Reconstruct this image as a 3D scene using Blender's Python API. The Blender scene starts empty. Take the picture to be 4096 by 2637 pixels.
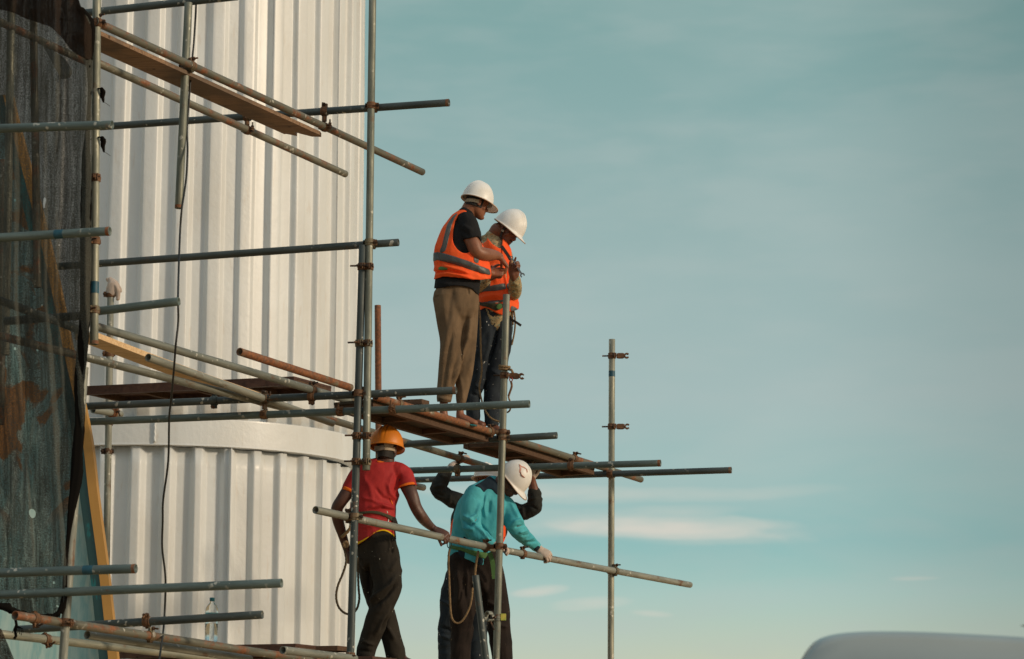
import bpy, bmesh, math, random
import numpy as np
from mathutils import Vector, Matrix, noise as mnoise
random.seed(7); np.random.seed(7)
SC = bpy.context.scene
COL = SC.collection
# ---------------------------------------------------------------- camera
F = 10240.0; CX = 2048.0; CY = 1318.5; PITCH = math.radians(10.8)
CP, SP = math.cos(PITCH), math.sin(PITCH)
CAMZ = 1.6
cd = bpy.data.cameras.new('camera'); cam = bpy.data.objects.new('camera', cd); COL.objects.link(cam)
cd.sensor_width = 36.0; cd.lens = 90.0; cd.clip_end = 6000; cd.clip_start = 0.1
cam.location = (0, 0, CAMZ); cam.rotation_euler = (math.radians(90) + PITCH, 0, 0)
cd.dof.use_dof = True; cd.dof.focus_distance = 16.9; cd.dof.aperture_fstop = 4.0
SC.camera = cam
# ---------------------------------------------------------------- sky, sun, exposure
SUN_AZ = math.radians(66)      # to the right of the direction from the scene back to the camera
SUN_EL = math.radians(17)
sd = Vector((math.sin(SUN_AZ)*math.cos(SUN_EL), -math.cos(SUN_AZ)*math.cos(SUN_EL), math.sin(SUN_EL)))
sl = bpy.data.lights.new('sun', 'SUN'); sun = bpy.data.objects.new('sun', sl); COL.objects.link(sun)
sl.energy = 1.9; sl.angle = math.radians(6); sl.color = (1.0, 0.80, 0.57)
sun.rotation_euler = sd.to_track_quat('Z', 'Y').to_euler(); sun.location = (20, -5, 15)
SC.view_settings.view_transform = 'Standard'; SC.view_settings.look = 'None'
SC.view_settings.exposure = 0.1; SC.view_settings.gamma = 1.0
def srgb(r, g, b):
    def f(c):
        c /= 255.0
        return c/12.92 if c <= 0.04045 else ((c+0.055)/1.055)**2.4
    return (f(r), f(g), f(b), 1.0)
W = bpy.data.worlds.new("World"); SC.world = W; W.use_nodes = True
nt = W.node_tree; nt.nodes.clear()
def N(nt, t, **k):
    n = nt.nodes.new(t)
    for a, b in k.items(): setattr(n, a, b)
    return n
def ramp(nt, stops, src=None, interp='LINEAR'):
    r = N(nt, 'ShaderNodeValToRGB'); cr = r.color_ramp; cr.interpolation = interp
    while len(cr.elements) > 1: cr.elements.remove(cr.elements[-1])
    for i, (p, c) in enumerate(stops):
        e = cr.elements[0] if i == 0 else cr.elements.new(p)
        e.position = p; e.color = c if len(c) == 4 else (*c, 1)
    if src is not None: nt.links.new(src, r.inputs[0])
    return r
def mathn(nt, op, a, b=None, clamp=False):
    m = N(nt, 'ShaderNodeMath', operation=op); m.use_clamp = clamp
    for i, v in enumerate((a, b)):
        if v is None: continue
        if isinstance(v, (int, float)): m.inputs[i].default_value = v
        else: nt.links.new(v, m.inputs[i])
    return m.outputs[0]
def mixc(nt, fac, a, b, blend='MIX'):
    m = N(nt, 'ShaderNodeMix', data_type='RGBA', blend_type=blend)
    for s, v in ((0, fac), (6, a), (7, b)):
        if isinstance(v, (int, float)): m.inputs[s].default_value = v
        elif isinstance(v, tuple): m.inputs[s].default_value = v if len(v) == 4 else (*v, 1)
        else: nt.links.new(v, m.inputs[s])
    return m.outputs[2]
def G(v): return (v, v, v, 1)
def build_sky():
    tc = N(nt, 'ShaderNodeTexCoord'); sep = N(nt, 'ShaderNodeSeparateXYZ'); nt.links.new(tc.outputs['Generated'], sep.inputs[0])
    x, y, z = sep.outputs
    az = mathn(nt, 'DIVIDE', x, mathn(nt, 'MAXIMUM', y, 0.2))
    grad = ramp(nt, [(0.0, srgb(206, 205, 180)), (0.055, srgb(200, 206, 182)), (0.085, srgb(172, 202, 194)), (0.105, srgb(142, 190, 188)),
                     (0.125, srgb(156, 192, 189)), (0.16, srgb(168, 190, 188)), (0.21, srgb(158, 184, 182)), (0.27, srgb(140, 174, 172)),
                     (0.33, srgb(124, 165, 162)), (0.45, srgb(140, 172, 176)), (0.7, srgb(180, 196, 202)), (1.0, srgb(188, 202, 208))], z)
    # the low clouds: each an elongated soft bank with a ragged outline
    mp = N(nt, 'ShaderNodeMapping'); mp.inputs['Scale'].default_value = (5, 5, 15); nt.links.new(tc.outputs['Generated'], mp.inputs[0])
    n1 = N(nt, 'ShaderNodeTexNoise'); n1.inputs['Scale'].default_value = 1.6; n1.inputs['Detail'].default_value = 6; n1.inputs['Distortion'].default_value = 0.4
    nt.links.new(mp.outputs[0], n1.inputs[0])
    streak = ramp(nt, [(0.40, G(0)), (0.62, G(1))], n1.outputs[0], 'EASE').outputs[0]
    mp2 = N(nt, 'ShaderNodeMapping'); mp2.inputs['Scale'].default_value = (18, 18, 75); mp2.inputs['Rotation'].default_value = (0, math.radians(3), 0); nt.links.new(tc.outputs['Generated'], mp2.inputs[0])
    n2 = N(nt, 'ShaderNodeTexNoise'); n2.inputs['Scale'].default_value = 1.3; n2.inputs['Detail'].default_value = 5; nt.links.new(mp2.outputs[0], n2.inputs[0])
    wisp = ramp(nt, [(0.40, G(0)), (0.72, G(1))], n2.outputs[0], 'EASE').outputs[0]
    low = ramp(nt, [(0.04, G(0.55)), (0.10, G(0.30)), (0.15, G(0.34)), (0.33, G(0.26)), (0.6, G(0.1))], z).outputs[0]
    f1 = mathn(nt, 'MULTIPLY', mathn(nt, 'MULTIPLY', streak, low), 0.62)
    c = mixc(nt, f1, grad.outputs[0], srgb(188, 200, 196))
    f2 = mathn(nt, 'MULTIPLY', wisp, ramp(nt, [(0.03, G(0.3)), (0.12, G(0.14)), (0.30, G(0.16)), (0.5, G(0))], z).outputs[0])
    c = mixc(nt, f2, c, srgb(186, 196, 192))
    def bank(ax, ez, rx, rz, fac, tilt=0.0):
        u = mathn(nt, 'SUBTRACT', az, ax)
        v = mathn(nt, 'SUBTRACT', mathn(nt, 'SUBTRACT', z, ez), mathn(nt, 'MULTIPLY', u, tilt))
        v = mathn(nt, 'ADD', v, mathn(nt, 'MULTIPLY', mathn(nt, 'SUBTRACT', n1.outputs[0], 0.5), rz*3.4))
        u = mathn(nt, 'ADD', u, mathn(nt, 'MULTIPLY', mathn(nt, 'SUBTRACT', n2.outputs[0], 0.5), rx*1.2))
        q = mathn(nt, 'ADD', mathn(nt, 'POWER', mathn(nt, 'ABSOLUTE', mathn(nt, 'DIVIDE', u, rx)), 2.0), mathn(nt, 'POWER', mathn(nt, 'ABSOLUTE', mathn(nt, 'DIVIDE', v, rz)), 2.0))
        m = ramp(nt, [(0.0, G(1)), (0.35, G(0.62)), (1.0, G(0))], q, 'EASE').outputs[0]
        return mathn(nt, 'MULTIPLY', mathn(nt, 'MULTIPLY', m, ramp(nt, [(0.3, G(0.35)), (0.6, G(1))], n2.outputs[0]).outputs[0]), fac)
    warm = srgb(224, 216, 203)
    for args in ((0.066, 0.1110, 0.060, 0.0058, 0.78, -0.03), (0.022, 0.1140, 0.070, 0.0090, 0.40, 0.0), (0.050, 0.1165, 0.04, 0.004, 0.35, 0.05), (0.080, 0.1070, 0.04, 0.004, 0.3, 0.0), (0.012, 0.0865, 0.012, 0.0024, 0.6, 0.10), (0.030, 0.0815, 0.018, 0.0030, 0.5, 0.05),
                 (0.055, 0.0775, 0.010, 0.0014, 0.35, -0.1), (0.045, 0.125, 0.09, 0.004, 0.35, 0.0), (0.158, 0.0905, 0.012, 0.001, 0.3, 0.0)):
        c = mixc(nt, bank(*args), c, warm)
    # added fill: sky brightened behind the viewer, broad warm glow round the veiled sun
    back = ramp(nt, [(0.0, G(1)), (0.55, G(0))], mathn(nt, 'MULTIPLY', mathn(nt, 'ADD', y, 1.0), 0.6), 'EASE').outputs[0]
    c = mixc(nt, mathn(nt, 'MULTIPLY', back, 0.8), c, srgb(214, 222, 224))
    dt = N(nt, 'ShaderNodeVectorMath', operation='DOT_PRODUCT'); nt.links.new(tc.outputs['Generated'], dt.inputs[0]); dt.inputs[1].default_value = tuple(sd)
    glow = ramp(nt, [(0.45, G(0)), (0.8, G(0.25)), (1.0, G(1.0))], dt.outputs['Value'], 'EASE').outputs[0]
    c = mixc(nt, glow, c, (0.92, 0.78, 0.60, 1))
    # sky colour turns darker to either side of straight ahead
    side = ramp(nt, [(0.0, G(1.0)), (0.10, G(0.99)), (0.22, G(0.76)), (1.0, G(0.72))], mathn(nt, 'ABSOLUTE', mathn(nt, 'SUBTRACT', az, 0.0)), 'EASE').outputs[0]
    c = mixc(nt, 1.0, c, side, 'MULTIPLY')
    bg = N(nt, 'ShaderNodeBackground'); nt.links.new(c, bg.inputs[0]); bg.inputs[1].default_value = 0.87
    sky = N(nt, 'ShaderNodeTexSky', sky_type='NISHITA'); sky.sun_disc = False; sky.sun_elevation = SUN_EL
    sky.sun_rotation = math.atan2(sd.x, sd.y); sky.dust_density = 3.0
    bg2 = N(nt, 'ShaderNodeBackground'); nt.links.new(sky.outputs[0], bg2.inputs[0]); bg2.inputs[1].default_value = 0.006
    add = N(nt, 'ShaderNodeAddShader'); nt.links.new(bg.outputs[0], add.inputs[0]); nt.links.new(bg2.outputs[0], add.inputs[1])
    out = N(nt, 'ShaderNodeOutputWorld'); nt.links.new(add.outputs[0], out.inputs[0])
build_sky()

# ---------------------------------------------------------------- geometry helpers
def P(x, y, Y):
    """world point on the sight line of picture point (x, y) at horizontal distance Y"""
    a = (x-CX)/F; b = -(y-CY)/F; s = Y/(CP-b*SP)
    return Vector((a*s, Y, CAMZ + s*(SP+CP*b)))
def ppm(Y): return F/Y
def plan(x, y, x0, y0, Y0, d):
    """distance of picture point (x, y) on the plan line through (x0, y0, Y0) running in plan direction d"""
    p0 = P(x0, y0, Y0); p = P(x, y, 1.0); r = p.x
    s = (r*p0.y - p0.x)/(d[0]-r*d[1])
    return p0.y + s*d[1]
DA = (math.sin(math.radians(29)), math.cos(math.radians(29)))
DB = (1.0, -0.27)
def proj(V):
    V = np.asarray(V); z = V[:, 2]-CAMZ
    dep = V[:, 1]*CP + z*SP; up = -V[:, 1]*SP + z*CP
    return np.stack([CX+F*V[:, 0]/dep, CY-F*up/dep], 1)
VIEW = Vector((0, CP, SP))

def root(name, label, cat, loc, group=None):
    o = bpy.data.objects.new(name, None); COL.objects.link(o); o.location = loc; o.empty_display_size = 0.1
    o['label'] = label; o['category'] = cat
    if group: o['group'] = group
    return o
def tag(o, label, cat, group=None):
    o['label'] = label; o['category'] = cat
    if group: o['group'] = group
    return o
def link_mesh(name, me, mat=None, parent=None, loc=None, label=None, smooth=True):
    """mesh given in world coordinates; its origin is moved to loc or to its own centre"""
    if mat: me.materials.clear(); me.materials.append(mat)
    n = len(me.vertices); co = np.empty(n*3, 'f'); me.vertices.foreach_get('co', co); co = co.reshape(-1, 3)
    c = np.array(loc, 'f') if loc is not None else ((co.min(0)+co.max(0))/2)
    co -= c; me.vertices.foreach_set('co', co.ravel())
    if smooth: me.polygons.foreach_set('use_smooth', [True]*len(me.polygons))
    me.update()
    o = bpy.data.objects.new(name, me); COL.objects.link(o)
    if parent is not None:
        o.parent = parent
        pl = Vector((0, 0, 0)); q = parent
        while q is not None: pl += q.location; q = q.parent
        o.location = Vector(c.tolist()) - pl
    else: o.location = c.tolist()
    if label: o['label'] = label
    return o
def mesh_from(V, Fc, name='m'):
    me = bpy.data.meshes.new(name); me.from_pydata([tuple(v) for v in V], [], [tuple(f) for f in Fc]); me.update(); return me
class MB:
    def __init__(s): s.v = []; s.f = []
    def add(s, V, Fc):
        k = len(s.v); s.v += [tuple(v) for v in V]; s.f += [tuple(i+k for i in f) for f in Fc]; return s
    def obox(s, c, ax, ay, az, hx, hy, hz):
        c = Vector(c); ax, ay, az = Vector(ax)*hx, Vector(ay)*hy, Vector(az)*hz
        V = [c+ax*i+ay*j+az*k for k in (-1, 1) for j in (-1, 1) for i in (-1, 1)]
        return s.add(V, [(0, 2, 3, 1), (4, 5, 7, 6), (0, 1, 5, 4), (2, 6, 7, 3), (0, 4, 6, 2), (1, 3, 7, 5)])
    def rings(s, R, caps=(True, True), closed=True):
        n = len(R[0]); V = [p for r in R for p in r]; Fc = []
        for i in range(len(R)-1):
            for j in range(n if closed else n-1):
                k = (j+1) % n
                Fc.append((i*n+j, i*n+k, (i+1)*n+k, (i+1)*n+j))
        if caps[0]: Fc.append(tuple(range(n-1, -1, -1)))
        if caps[1]: Fc.append(tuple((len(R)-1)*n+j for j in range(n)))
        return s.add(V, Fc)
    def cyl(s, a, b, r, n=12, r2=None):
        a, b = Vector(a), Vector(b); t = (b-a).normalized(); u = t.orthogonal().normalized(); w = t.cross(u)
        r2 = r if r2 is None else r2
        mk = lambda c, q: [c+(u*math.cos(2*math.pi*i/n)+w*math.sin(2*math.pi*i/n))*q for i in range(n)]
        return s.rings([mk(a, r), mk(b, r2)])
    def build(s, name, mat, parent=None, loc=None, label=None, smooth=False, bevel=0.0):
        o = link_mesh(name, mesh_from(s.v, s.f, name), mat, parent, loc, label, smooth)
        if bevel:
            m = o.modifiers.new('bevel', 'BEVEL'); m.width = bevel; m.segments = 2; m.limit_method = 'ANGLE'
        return o
def spline(pts, n):
    """Catmull-Rom through rows of numbers, n samples per span"""
    A = np.array(pts, float); out = []
    for i in range(len(A)-1):
        p0 = A[max(i-1, 0)]; p1 = A[i]; p2 = A[i+1]; p3 = A[min(i+2, len(A)-1)]
        for k in range(n):
            t = k/n
            out.append(0.5*((2*p1)+(-p0+p2)*t+(2*p0-5*p1+4*p2-p3)*t*t+(-p0+3*p1-3*p2+p3)*t**3))
    out.append(A[-1]); return np.array(out)
def ropemesh(mb, pts, r, n=8, twist=None):
    pts = [Vector(p) for p in pts]; R = []; up = None
    for i, p in enumerate(pts):
        t = (pts[min(i+1, len(pts)-1)]-pts[max(i-1, 0)]).normalized()
        if up is None: up = t.orthogonal().normalized()
        up = (up - t*up.dot(t)).normalized(); w = t.cross(up); ring = []
        for j in range(n):
            a = 2*math.pi*j/n
            rr = r*(1+(0.16*math.cos(3*(a+twist*i)) if twist else 0))
            ring.append(p+(up*math.cos(a)+w*math.sin(a))*rr)
        R.append(ring)
    mb.rings(R); return mb
# ---------------------------------------------------------------- materials
def newmat(name):
    m = bpy.data.materials.new(name); m.use_nodes = True; t = m.node_tree; t.nodes.clear()
    b = N(t, 'ShaderNodeBsdfPrincipled'); o = N(t, 'ShaderNodeOutputMaterial'); t.links.new(b.outputs[0], o.inputs[0])
    return m, t, b
def coords(t, rnd=True, scale=(1, 1, 1)):
    tc = N(t, 'ShaderNodeTexCoord'); v = tc.outputs['Object']
    if rnd:
        oi = N(t, 'ShaderNodeObjectInfo'); s = N(t, 'ShaderNodeVectorMath', operation='ADD'); t.links.new(v, s.inputs[0])
        t.links.new(mathn(t, 'MULTIPLY', oi.outputs['Random'], 37.0), s.inputs[1]); v = s.outputs[0]
    mp = N(t, 'ShaderNodeMapping'); mp.inputs['Scale'].default_value = scale; t.links.new(v, mp.inputs[0]); return mp.outputs[0]
def noisen(t, v, sc, det=4, rough=0.55, dist=0.0):
    n = N(t, 'ShaderNodeTexNoise'); n.inputs['Scale'].default_value = sc; n.inputs['Detail'].default_value = det
    n.inputs['Roughness'].default_value = rough; n.inputs['Distortion'].default_value = dist; t.links.new(v, n.inputs[0]); return n.outputs[0]
def bump(t, b, h, strength=0.3, dist=0.01):
    n = N(t, 'ShaderNodeBump'); n.inputs['Strength'].default_value = strength; n.inputs['Distance'].default_value = dist
    t.links.new(h, n.inputs['Height']); t.links.new(n.outputs[0], b.inputs['Normal'])
def lin(*c): return srgb(*c)

def m_tube(name, base, dark, rust=0.1, metal=0.35, rough=0.5, vivid=False):
    m, t, b = newmat(name); v = coords(t); vs = coords(t, scale=(1, 1, 0.12))
    n1 = noisen(t, vs, 30, 7, 0.7); n2 = noisen(t, v, 7, 5, 0.6); n3 = noisen(t, v, 140, 3)
    oi = N(t, 'ShaderNodeObjectInfo')
    c = mixc(t, ramp(t, [(0.3, G(0)), (0.7, G(1))], n1).outputs[0], base, dark)
    c = mixc(t, 1.0, c, ramp(t, [(0, (0.78, 0.80, 0.78)), (1, (1.2, 1.17, 1.1))], oi.outputs['Random']).outputs[0], 'MULTIPLY')
    # white paint and mortar spatter
    sp = N(t, 'ShaderNodeTexVoronoi'); sp.inputs['Scale'].default_value = 26; sp.inputs['Randomness'].default_value = 1; t.links.new(v, sp.inputs[0])
    spm = mathn(t, 'MULTIPLY', ramp(t, [(0.04, G(1)), (0.08, G(0))], mathn(t, 'SUBTRACT', sp.outputs['Distance'], mathn(t, 'MULTIPLY', mathn(t, 'POWER', noisen(t, v, 33, 3), 3.0), 1.3))).outputs[0], ramp(t, [(0.52, G(0)), (0.60, G(1))], noisen(t, v, 5, 2)).outputs[0])
    c = mixc(t, mathn(t, 'MULTIPLY', spm, 0.8), c, lin(190, 190, 180))
    # rust: brown halo, orange core
    th = 0.70-rust*0.34
    rm = ramp(t, [(th-0.05, G(0)), (th+0.03, G(1))], mathn(t, 'ADD', mathn(t, 'MULTIPLY', n2, 0.7), mathn(t, 'MULTIPLY', n1, 0.3))).outputs[0]
    rc = ramp(t, [(0.3, lin(88, 56, 38)), (0.55, lin(132, 78, 42)), (0.75, lin(154, 96, 54))] if vivid else [(0.3, lin(74, 54, 40)), (0.55, lin(108, 74, 46)), (0.75, lin(134, 96, 62))], noisen(t, v, 45, 4)).outputs[0]
    c = mixc(t, mathn(t, 'MULTIPLY', rm, 0.9), c, rc)
    t.links.new(c, b.inputs['Base Color'])
    t.links.new(mathn(t, 'MULTIPLY', mathn(t, 'SUBTRACT', 1.0, rm), metal), b.inputs['Metallic'])
    t.links.new(ramp(t, [(0.2, G(rough-0.12)), (0.8, G(rough+0.2))], n1).outputs[0], b.inputs['Roughness'])
    bump(t, b, mathn(t, 'ADD', mathn(t, 'MULTIPLY', n3, 0.4), n1), 0.35, 0.004)
    return m
M_GALV = m_tube('galvanised_steel', lin(158, 158, 144), lin(96, 104, 100), 0.14)
M_GALVW = m_tube('galvanised_steel_pale', lin(146, 149, 142), lin(96, 101, 97), 0.24, 0.2, 0.55)
M_DARK = m_tube('painted_steel_dark', lin(82, 92, 94), lin(50, 60, 62), 0.14, 0.15, 0.5)
M_TEAL = m_tube('painted_steel_slate', lin(106, 122, 122), lin(70, 86, 88), 0.10, 0.15, 0.5)
M_RUSTG = m_tube('half_rusted_steel', lin(124, 122, 110), lin(80, 82, 76), 0.44, 0.25, 0.55, vivid=True)
M_RUST = m_tube('rusted_steel', lin(146, 140, 122), lin(104, 98, 84), 0.72, 0.15, 0.7, vivid=True)
M_COUP = m_tube('coupler_steel', lin(130, 120, 98), lin(76, 70, 58), 0.6, 0.3, 0.6)
M_COUPR = m_tube('coupler_rust', lin(112, 84, 60), lin(70, 54, 42), 0.8, 0.1, 0.7)
M_BOLT = m_tube('bolt_steel', lin(60, 44, 34), lin(36, 30, 28), 0.5, 0.2, 0.7)

def m_simple(name, col, rough=0.6, metal=0.0, var=0.18, scale=8, bumpv=0.2, spec=0.5, col2=None, bd=0.004, vs=(1, 1, 1), bscale=60):
    m, t, b = newmat(name); v = coords(t, scale=vs); n = noisen(t, v, scale, 5)
    c2 = col2 or tuple(max(0, x*(1-var*2)) for x in col[:3])+(1,)
    t.links.new(mixc(t, ramp(t, [(0.3, G(0)), (0.7, G(1))], n).outputs[0], col, c2), b.inputs['Base Color'])
    b.inputs['Roughness'].default_value = rough; b.inputs['Metallic'].default_value = metal; b.inputs['Specular IOR Level'].default_value = spec
    if bumpv: bump(t, b, noisen(t, v, bscale, 4), bumpv, bd)
    return m
def m_fabric(name, col, col2=None, specks=0.0, speck_col=(0.75, 0.76, 0.74, 1), folds=0.5, stripe=None, rough=0.92, speck_scale=60):
    m, t, b = newmat(name); v = coords(t, rnd=False)
    n1 = noisen(t, v, 5, 4, 0.5, 1.2); n2 = noisen(t, v, 420, 2); n3 = noisen(t, coords(t, False, (1, 1, 0.6)), 13, 3, 0.5, 0.8)
    c2 = col2 or tuple(x*0.72 for x in col[:3])+(1,)
    c = mixc(t, ramp(t, [(0.35, G(0)), (0.68, G(1))], n1).outputs[0], col, c2)
    c = mixc(t, 0.35, c, ramp(t, [(0.3, G(0.55)), (0.7, G(1.25))], n2).outputs[0], 'MULTIPLY')
    if stripe:
        w = N(t, 'ShaderNodeTexWave', wave_type='BANDS', bands_direction='X'); w.inputs['Scale'].default_value = stripe; w.inputs['Distortion'].default_value = 1.5
        t.links.new(v, w.inputs[0]); c = mixc(t, 0.22, c, w.outputs[0], 'OVERLAY')
    if specks:
        vo = N(t, 'ShaderNodeTexVoronoi'); vo.inputs['Scale'].default_value = speck_scale; t.links.new(coords(t, False, (1, 1, 0.55)), vo.inputs[0])
        sc_ = N(t, 'ShaderNodeSeparateColor'); t.links.new(vo.outputs['Color'], sc_.inputs[0])
        f = mathn(t, 'MULTIPLY', ramp(t, [(0.0, G(1)), (0.05, G(0))], mathn(t, 'SUBTRACT', vo.outputs['Distance'], mathn(t, 'MULTIPLY', mathn(t, 'POWER', sc_.outputs[0], 4.0), 0.20))).outputs[0], ramp(t, [(0.60-specks*0.22, G(0)), (0.66-specks*0.22, G(1))], noisen(t, v, 9, 2)).outputs[0])
        c = mixc(t, f, c, speck_col)
    t.links.new(c, b.inputs['Base Color']); b.inputs['Roughness'].default_value = rough; b.inputs['Specular IOR Level'].default_value = 0.25
    bump(t, b, mathn(t, 'ADD', mathn(t, 'MULTIPLY', n3, 1.0), mathn(t, 'MULTIPLY', n2, 0.05)), folds*0.6, 0.02)
    return m
def m_skin(name, col, col2):
    m, t, b = newmat(name); v = coords(t, rnd=False)
    n = noisen(t, v, 18, 4); n2 = noisen(t, v, 260, 3)
    t.links.new(mixc(t, ramp(t, [(0.3, G(0)), (0.7, G(1))], n).outputs[0], col, col2), b.inputs['Base Color'])
    b.inputs['Roughness'].default_value = 0.48; b.inputs['Specular IOR Level'].default_value = 0.45
    bump(t, b, n2, 0.25, 0.002)
    return m
SK1 = m_skin('skin_brown', lin(148, 96, 70), lin(122, 78, 56))
SK2 = m_skin('skin_dark_brown', lin(128, 82, 62), lin(106, 66, 50))
SK3 = m_skin('skin_deep_brown', lin(96, 66, 56), lin(76, 52, 46))
M_HAIR = m_simple('black_hair', lin(30, 27, 26), 0.7, scale=60, bumpv=0.5)
M_ORANGE = m_fabric('orange_hi_vis', lin(255, 104, 48), lin(255, 88, 38), folds=0.55, rough=0.75)
M_REFL = m_simple('grey_reflective_tape', lin(92, 96, 96), 0.5, 0.2, 0.1, 10, 0.3, col2=lin(76, 80, 82), bscale=18, bd=0.006)
M_BLACK = m_fabric('black_cotton', lin(34, 35, 37), lin(27, 28, 30), folds=0.6)
M_BLACKW = m_fabric('dark_grey_jersey', lin(50, 52, 50), lin(36, 38, 38), folds=0.9)
M_BROWN = m_fabric('brown_wool_trousers', lin(120, 100, 78), lin(96, 80, 62), folds=0.7)
M_JEANS = m_fabric('paint_flecked_dark_denim', lin(46, 54, 62), lin(34, 40, 48), specks=0.9, folds=0.7)
M_JEANS2 = m_fabric('dark_blue_work_trousers', lin(42, 52, 60), lin(30, 38, 46), specks=0.6, folds=0.7)
M_RED = m_fabric('red_jersey', lin(180, 50, 50), lin(158, 40, 44), specks=0.0, folds=0.5, rough=0.7)
M_CUFF = m_fabric('orange_trim', lin(238, 120, 40), lin(225, 104, 34), folds=0.2)
M_YTRIM = m_fabric('yellow_trim', lin(236, 196, 30), lin(222, 180, 24), folds=0.1)
M_BLKTR = m_fabric('black_trousers_flecked', lin(48, 44, 38), lin(38, 35, 31), specks=0.35, speck_col=(0.5, 0.48, 0.4, 1), folds=0.8)
M_TEALS = m_fabric('teal_jersey', lin(84, 184, 196), lin(62, 160, 176), folds=0.6, rough=0.75)
M_NAVY = m_fabric('navy_jersey_panel', lin(34, 50, 62), lin(26, 40, 52), folds=0.4)
M_BRTR = m_fabric('dark_brown_trousers', lin(46, 38, 34), lin(34, 29, 27), specks=0.35, speck_col=(0.3, 0.22, 0.12, 1), folds=0.9)
def m_pattern():
    m, t, b = newmat('patterned_shirt_cloth'); v = coords(t, False)
    n = noisen(t, v, 38, 3, 0.6, 1.0)
    c = ramp(t, [(0.30, lin(70, 62, 46)), (0.42, lin(160, 140, 104)), (0.50, lin(188, 166, 124)), (0.56, lin(84, 120, 112)), (0.64, lin(186, 126, 64)), (0.8, lin(74, 56, 40))], n).outputs[0]
    t.links.new(c, b.inputs['Base Color']); b.inputs['Roughness'].default_value = 0.9; bump(t, b, noisen(t, v, 20, 4), 0.4, 0.02); return m
M_PATT = m_pattern()
M_GLOVE = m_fabric('knitted_white_glove', lin(206, 190, 178), lin(184, 168, 156), folds=0.3)
def m_helmet(name, col, col2, rough=0.33, grime=0.4):
    m, t, b = newmat(name); v = coords(t, False); n = noisen(t, v, 9, 5, 0.6, 0.6)
    c = mixc(t, mathn(t, 'MULTIPLY', ramp(t, [(0.45, G(0)), (0.75, G(1))], n).outputs[0], grime), col, col2)
    sc = ramp(t, [(0.66, G(0)), (0.70, G(1))], noisen(t, coords(t, False, (1, 3, 1)), 30, 5, 0.7)).outputs[0]
    c = mixc(t, mathn(t, 'MULTIPLY', sc, grime), c, tuple(x*0.5 for x in col2[:3])+(1,))
    t.links.new(c, b.inputs['Base Color'])
    t.links.new(ramp(t, [(0.3, G(rough)), (0.8, G(rough+0.25))], n).outputs[0], b.inputs['Roughness'])
    bump(t, b, noisen(t, v, 70, 3), 0.06, 0.003); return m
M_HW = m_helmet('white_helmet_plastic', lin(232, 232, 230), lin(206, 198, 178))
M_HO = m_helmet('orange_helmet_plastic', lin(222, 132, 32), lin(180, 96, 22), 0.4)
M_HB = m_simple('helmet_harness_plastic', lin(176, 160, 136), 0.6)
M_BRIM = m_simple('brim_edge_beige', lin(206, 176, 150), 0.6)
M_STRAP = m_simple('dark_webbing', lin(58, 52, 48), 0.85, bscale=200)
M_GREEN = m_simple('green_webbing', lin(84, 128, 72), 0.8, bscale=200)
M_OLIVE = m_simple('olive_webbing', lin(70, 66, 46), 0.85, bscale=200)
M_ROPE = m_simple('hemp_rope', lin(150, 124, 90), 0.9, var=0.25, scale=60, bumpv=0.8, bscale=150)
M_ROPED = m_simple('dark_rope', lin(84, 74, 56), 0.9, var=0.2, scale=60, bumpv=0.6, bscale=150)
M_STEELB = m_simple('bright_steel', lin(120, 118, 114), 0.25, 0.9, 0.1)
M_RED_METAL = m_simple('red_anodised_metal', lin(140, 50, 44), 0.4, 0.5)
M_CABLE = m_simple('black_rubber_cable', lin(30, 33, 33), 0.5)
def m_wood(name, c1, c2, c3=None, vs=(1.2, 14, 14), rough=0.8, stain=None):
    m, t, b = newmat(name); v = coords(t, scale=vs)
    n = noisen(t, v, 5, 7, 0.65, 0.8); n2 = noisen(t, coords(t), 3, 3)
    c = ramp(t, [(0.28, c2), (0.52, c1), (0.75, c3 or c1)], n).outputs[0]
    if stain: c = mixc(t, mathn(t, 'MULTIPLY', ramp(t, [(0.45, G(0)), (0.62, G(1))], n2).outputs[0], 0.75), c, stain)
    vo = N(t, 'ShaderNodeTexVoronoi'); vo.inputs['Scale'].default_value = 7; t.links.new(coords(t), vo.inputs[0])
    t.links.new(mixc(t, ramp(t, [(0.05, G(0.8)), (0.09, G(0))], vo.outputs['Distance']).outputs[0], c, tuple(x*0.4 for x in c2[:3])+(1,)), b.inputs['Base Color'])
    b.inputs['Roughness'].default_value = rough; b.inputs['Specular IOR Level'].default_value = 0.2
    bump(t, b, n, 0.5, 0.006); return m
M_PLANK = m_wood('weathered_plank', lin(146, 120, 98), lin(94, 76, 64), lin(168, 140, 116), stain=lin(102, 90, 80))
M_PALE = m_wood('pale_new_timber', lin(222, 190, 148), lin(182, 148, 108), lin(232, 204, 166))
M_SHUT = m_wood('film_faced_plywood', lin(84, 62, 54), lin(60, 46, 42), lin(98, 74, 62), vs=(3, 3, 3), rough=0.6)
M_PLY = m_wood('plywood_underside', lin(72, 66, 56), lin(50, 46, 42), lin(86, 78, 64), vs=(2, 6, 6))
M_JOIST = m_wood('brown_joist', lin(92, 72, 58), lin(66, 52, 43), lin(106, 84, 66))
def m_paintwood(name, c1, c2, th=0.6, sc=6, vs=(1, 1, 0.3)):
    m, t, b = newmat(name); v = coords(t, False, vs); n = noisen(t, v, sc, 5, 0.6, 0.5)
    t.links.new(mixc(t, ramp(t, [(th, G(0)), (th+0.03, G(1))], n).outputs[0], c1, c2), b.inputs['Base Color'])
    b.inputs['Roughness'].default_value = 0.6; bump(t, b, noisen(t, v, 30, 5), 0.3, 0.004); return m
M_YPAINT = m_paintwood('ochre_painted_timber', lin(180, 138, 74), lin(92, 114, 102), 0.66, 6)
M_TPAINT = m_paintwood('teal_painted_timber', lin(46, 84, 88), lin(36, 118, 124), 0.55, 5)
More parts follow.
